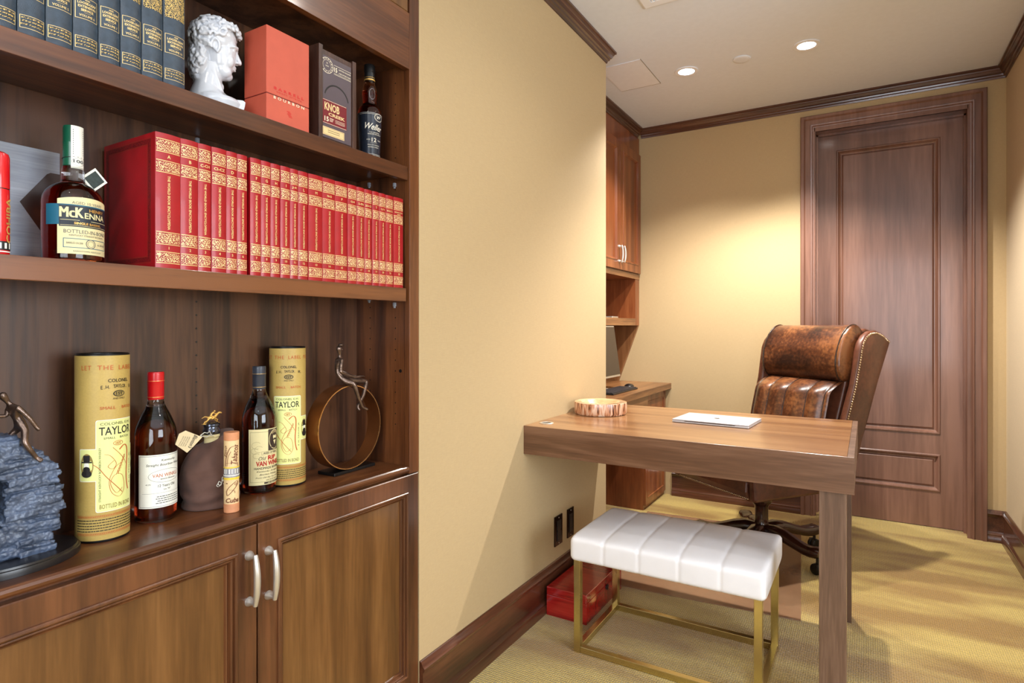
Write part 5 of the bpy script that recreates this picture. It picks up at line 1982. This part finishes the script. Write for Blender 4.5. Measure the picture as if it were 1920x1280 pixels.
# arms: padded side panels with rolled tops
for s_ in (-1, 1):
    ar = MB().prism([(-.335, .378), (.30, .378), (.30, .64), (-.26, .64), (-.315, .60), (-.345, .50)], PL, s_ * .279, s_ * .325)
    aro = ar.build('arm', m_leb, ch, bevel=.014, segs=3)
    MB().tube([(s_ * .300, -.33, .622), (s_ * .300, -.31, .640), (s_ * .300, -.26, .648), (s_ * .300, 0, .648), (s_ * .300, .26, .648)], [.022, .034, .036, .036, .034], 20, flat=.85).build('arm_pad', m_lea, aro, smooth=60)

# back shell
MB().prism([(.16, .45), (.235, .70), (.31, .93), (.37, 1.11), (.405, 1.175), (.455, 1.192), (.505, 1.176), (.545, 1.135), (.50, 1.0), (.425, .80), (.352, .60), (.315, .45)], PL, -.276, .276).build('back_shell', m_leb, ch, bevel=.012, segs=3)

WF = [(.135, .45), (.175, .55), (.215, .66), (.247, .77), (.285, .90), (.306, 1.00), (.322, 1.083), (.340, 1.125), (.370, 1.156), (.415, 1.176), (.470, 1.180), (.530, 1.163), (.580, 1.130)]
WRr = [(.578, 1.115), (.540, 1.03), (.490, .915), (.452, .828), (.405, .715), (.364, .612), (.312, .45)]


def wing_x(y, z, s_):
    # flares outward towards its front edge
    t = max(0, min(1, (z - .55) / .5))
    return s_ * (.292 + .030 * t * max(0, .52 - y) / .2)


for s_ in (-1, 1):
    poly = WF + WRr
    cy = sum(p[0] for p in poly) / len(poly)
    cz = sum(p[1] for p in poly) / len(poly)
    rings = []
    for off, ins in ((0, .012), (.008, .002), (.016, 0), (.030, 0), (.038, .003), (.043, .012)):
        ring = []
        for y, z in poly:
            dy, dz = y - cy, z - cz
            l_ = sqrt(dy * dy + dz * dz)
            yy, zz = y - dy / l_ * ins, z - dz / l_ * ins
            ring.append((wing_x(yy, zz, s_) + s_ * (off - .012), yy, zz))
        rings.append(ring)
    wg = MB().rings(rings).build('wing', m_leb, ch, smooth=50)
    # nailheads along the front and top edge, on the outer face
    b = MB()
    acc = 0
    pts = [Vector((p[0], p[1])) for p in WF]
    pos = []
    for p0, p1 in zip(pts, pts[1:]):
        L0 = (p1 - p0).length
        while acc < L0:
            pos.append((p0 + (p1 - p0) * acc / L0, (p1 - p0).normalized()))
            acc += .0125
        acc -= L0
    for p, t in pos:
        nrm = Vector((t.y, -t.x))
        q = p + nrm * .013
        x = wing_x(q.x, q.y, s_) + s_ * (.0315)
        b.ell((x, q.x, q.y), (.0042, .0056, .0056), 8, 5)
        x2 = wing_x(p.x, p.y, s_) + s_ * .004
    nh = b.build('nailhead_trim', m_nail, wg, smooth=60)
    nh['kind'] = 'stuff'

# nailheads along the lower front of the seat rail and arms
b = MB()
for k in range(46):
    b.ell((-.27 + .012 * k, -.3335, .388), (.0045, .0035, .0045), 8, 5)
nh = b.build('nailhead_trim', m_nail, ch, smooth=60)
nh['kind'] = 'stuff'

# channelled inner back
SE = [-.245, -.125, 0.0, .145, .245]


def inner(u, v):
    x = -.268 + .536 * u
    z = .46 + .47 * v
    base = .095 + .055 * v + .045 * v * v
    if v > .82:
        t = (v - .82) / .18
        base += .085 * t * t
        z -= .012 * t * t
    lo, hi = -.268, .268
    for a, c_ in zip([-.268] + SE, SE + [.268]):
        if a <= x <= c_:
            lo, hi = a, c_
    t = (x - lo) / max(hi - lo, 1e-6)
    bul = .020 * (max(0, 1 - abs(2 * t - 1) ** 2.2)) * min(1, (hi - lo) / .1)
    base += .03 * (abs(x) / .268) ** 3
    return (x, base - bul, z)


b = MB().grid(110, 60, inner)
# close the panel to the shell
b.grid(110, 1, lambda u, v: (inner(u, 1)[0], inner(u, 1)[1] + .12 * v, inner(u, 1)[2]))
b.build('inner_back', m_lea, ch, smooth=70)
b = MB()
for x in SE:
    b.tube([Vector(inner((x + .268) / .536, k / 24)) + Vector((0, -.001, 0)) for k in range(25)], .0032, 8)
b.build('channel_piping', m_pip, ch, smooth=60)


def pill(u, v):
    a = 2 * pi * u
    x = -.292 + .584 * v
    e = max(0, abs(x) - .262) / .030
    k = max(.0, 1 - min(1, e) ** 2.6) ** .5
    k = .42 + .58 * k
    ry, rz = .084 * k, .152 * (.35 + .65 * k)
    y0, z0 = ry * cos(a), rz * sin(a)
    if cos(a) < 0:
        y0 *= 1.05
    z0 *= 1 if sin(a) > 0 else 1.0
    tl_ = -.33
    y = y0 * cos(tl_) - z0 * sin(tl_)
    z = y0 * sin(tl_) + z0 * cos(tl_)
    wr = .0012 * sin(46 * a + 9 * x) * min(1, max(0, (abs(x) - .17)) / .05)
    return (x, .350 + y + wr, 1.062 + z)


b = MB().grid(72, 60, pill, closeu=True)
b.f += [list(range(72)), [60 * 72 + i for i in range(72)]]
b.m += [0, 0]
b.build('headrest', m_lea, ch, smooth=70)
b = MB()
for v in (.055, .945):
    pts = [Vector(pill(k / 40, v)) for k in range(41)]
    c0 = sum((p for p in pts[:-1]), Vector()) / 40
    b.tube([c0 + (p - c0) * 1.01 for p in pts], .0040, 8)
b.build('headrest_piping', m_pip, ch, smooth=60)

# the upper part is a little narrower than its drawing
for o in [k for k in bpy.data.objects if k.type == 'MESH']:
    r = o
    while r.parent is not None:
        r = r.parent
    if r is ch and o.name.split('.')[0] not in ('base_leg', 'caster', 'column', 'gas_lift', 'tilt_lever'):
        for v in o.data.vertices:
            v.co.x *= .92
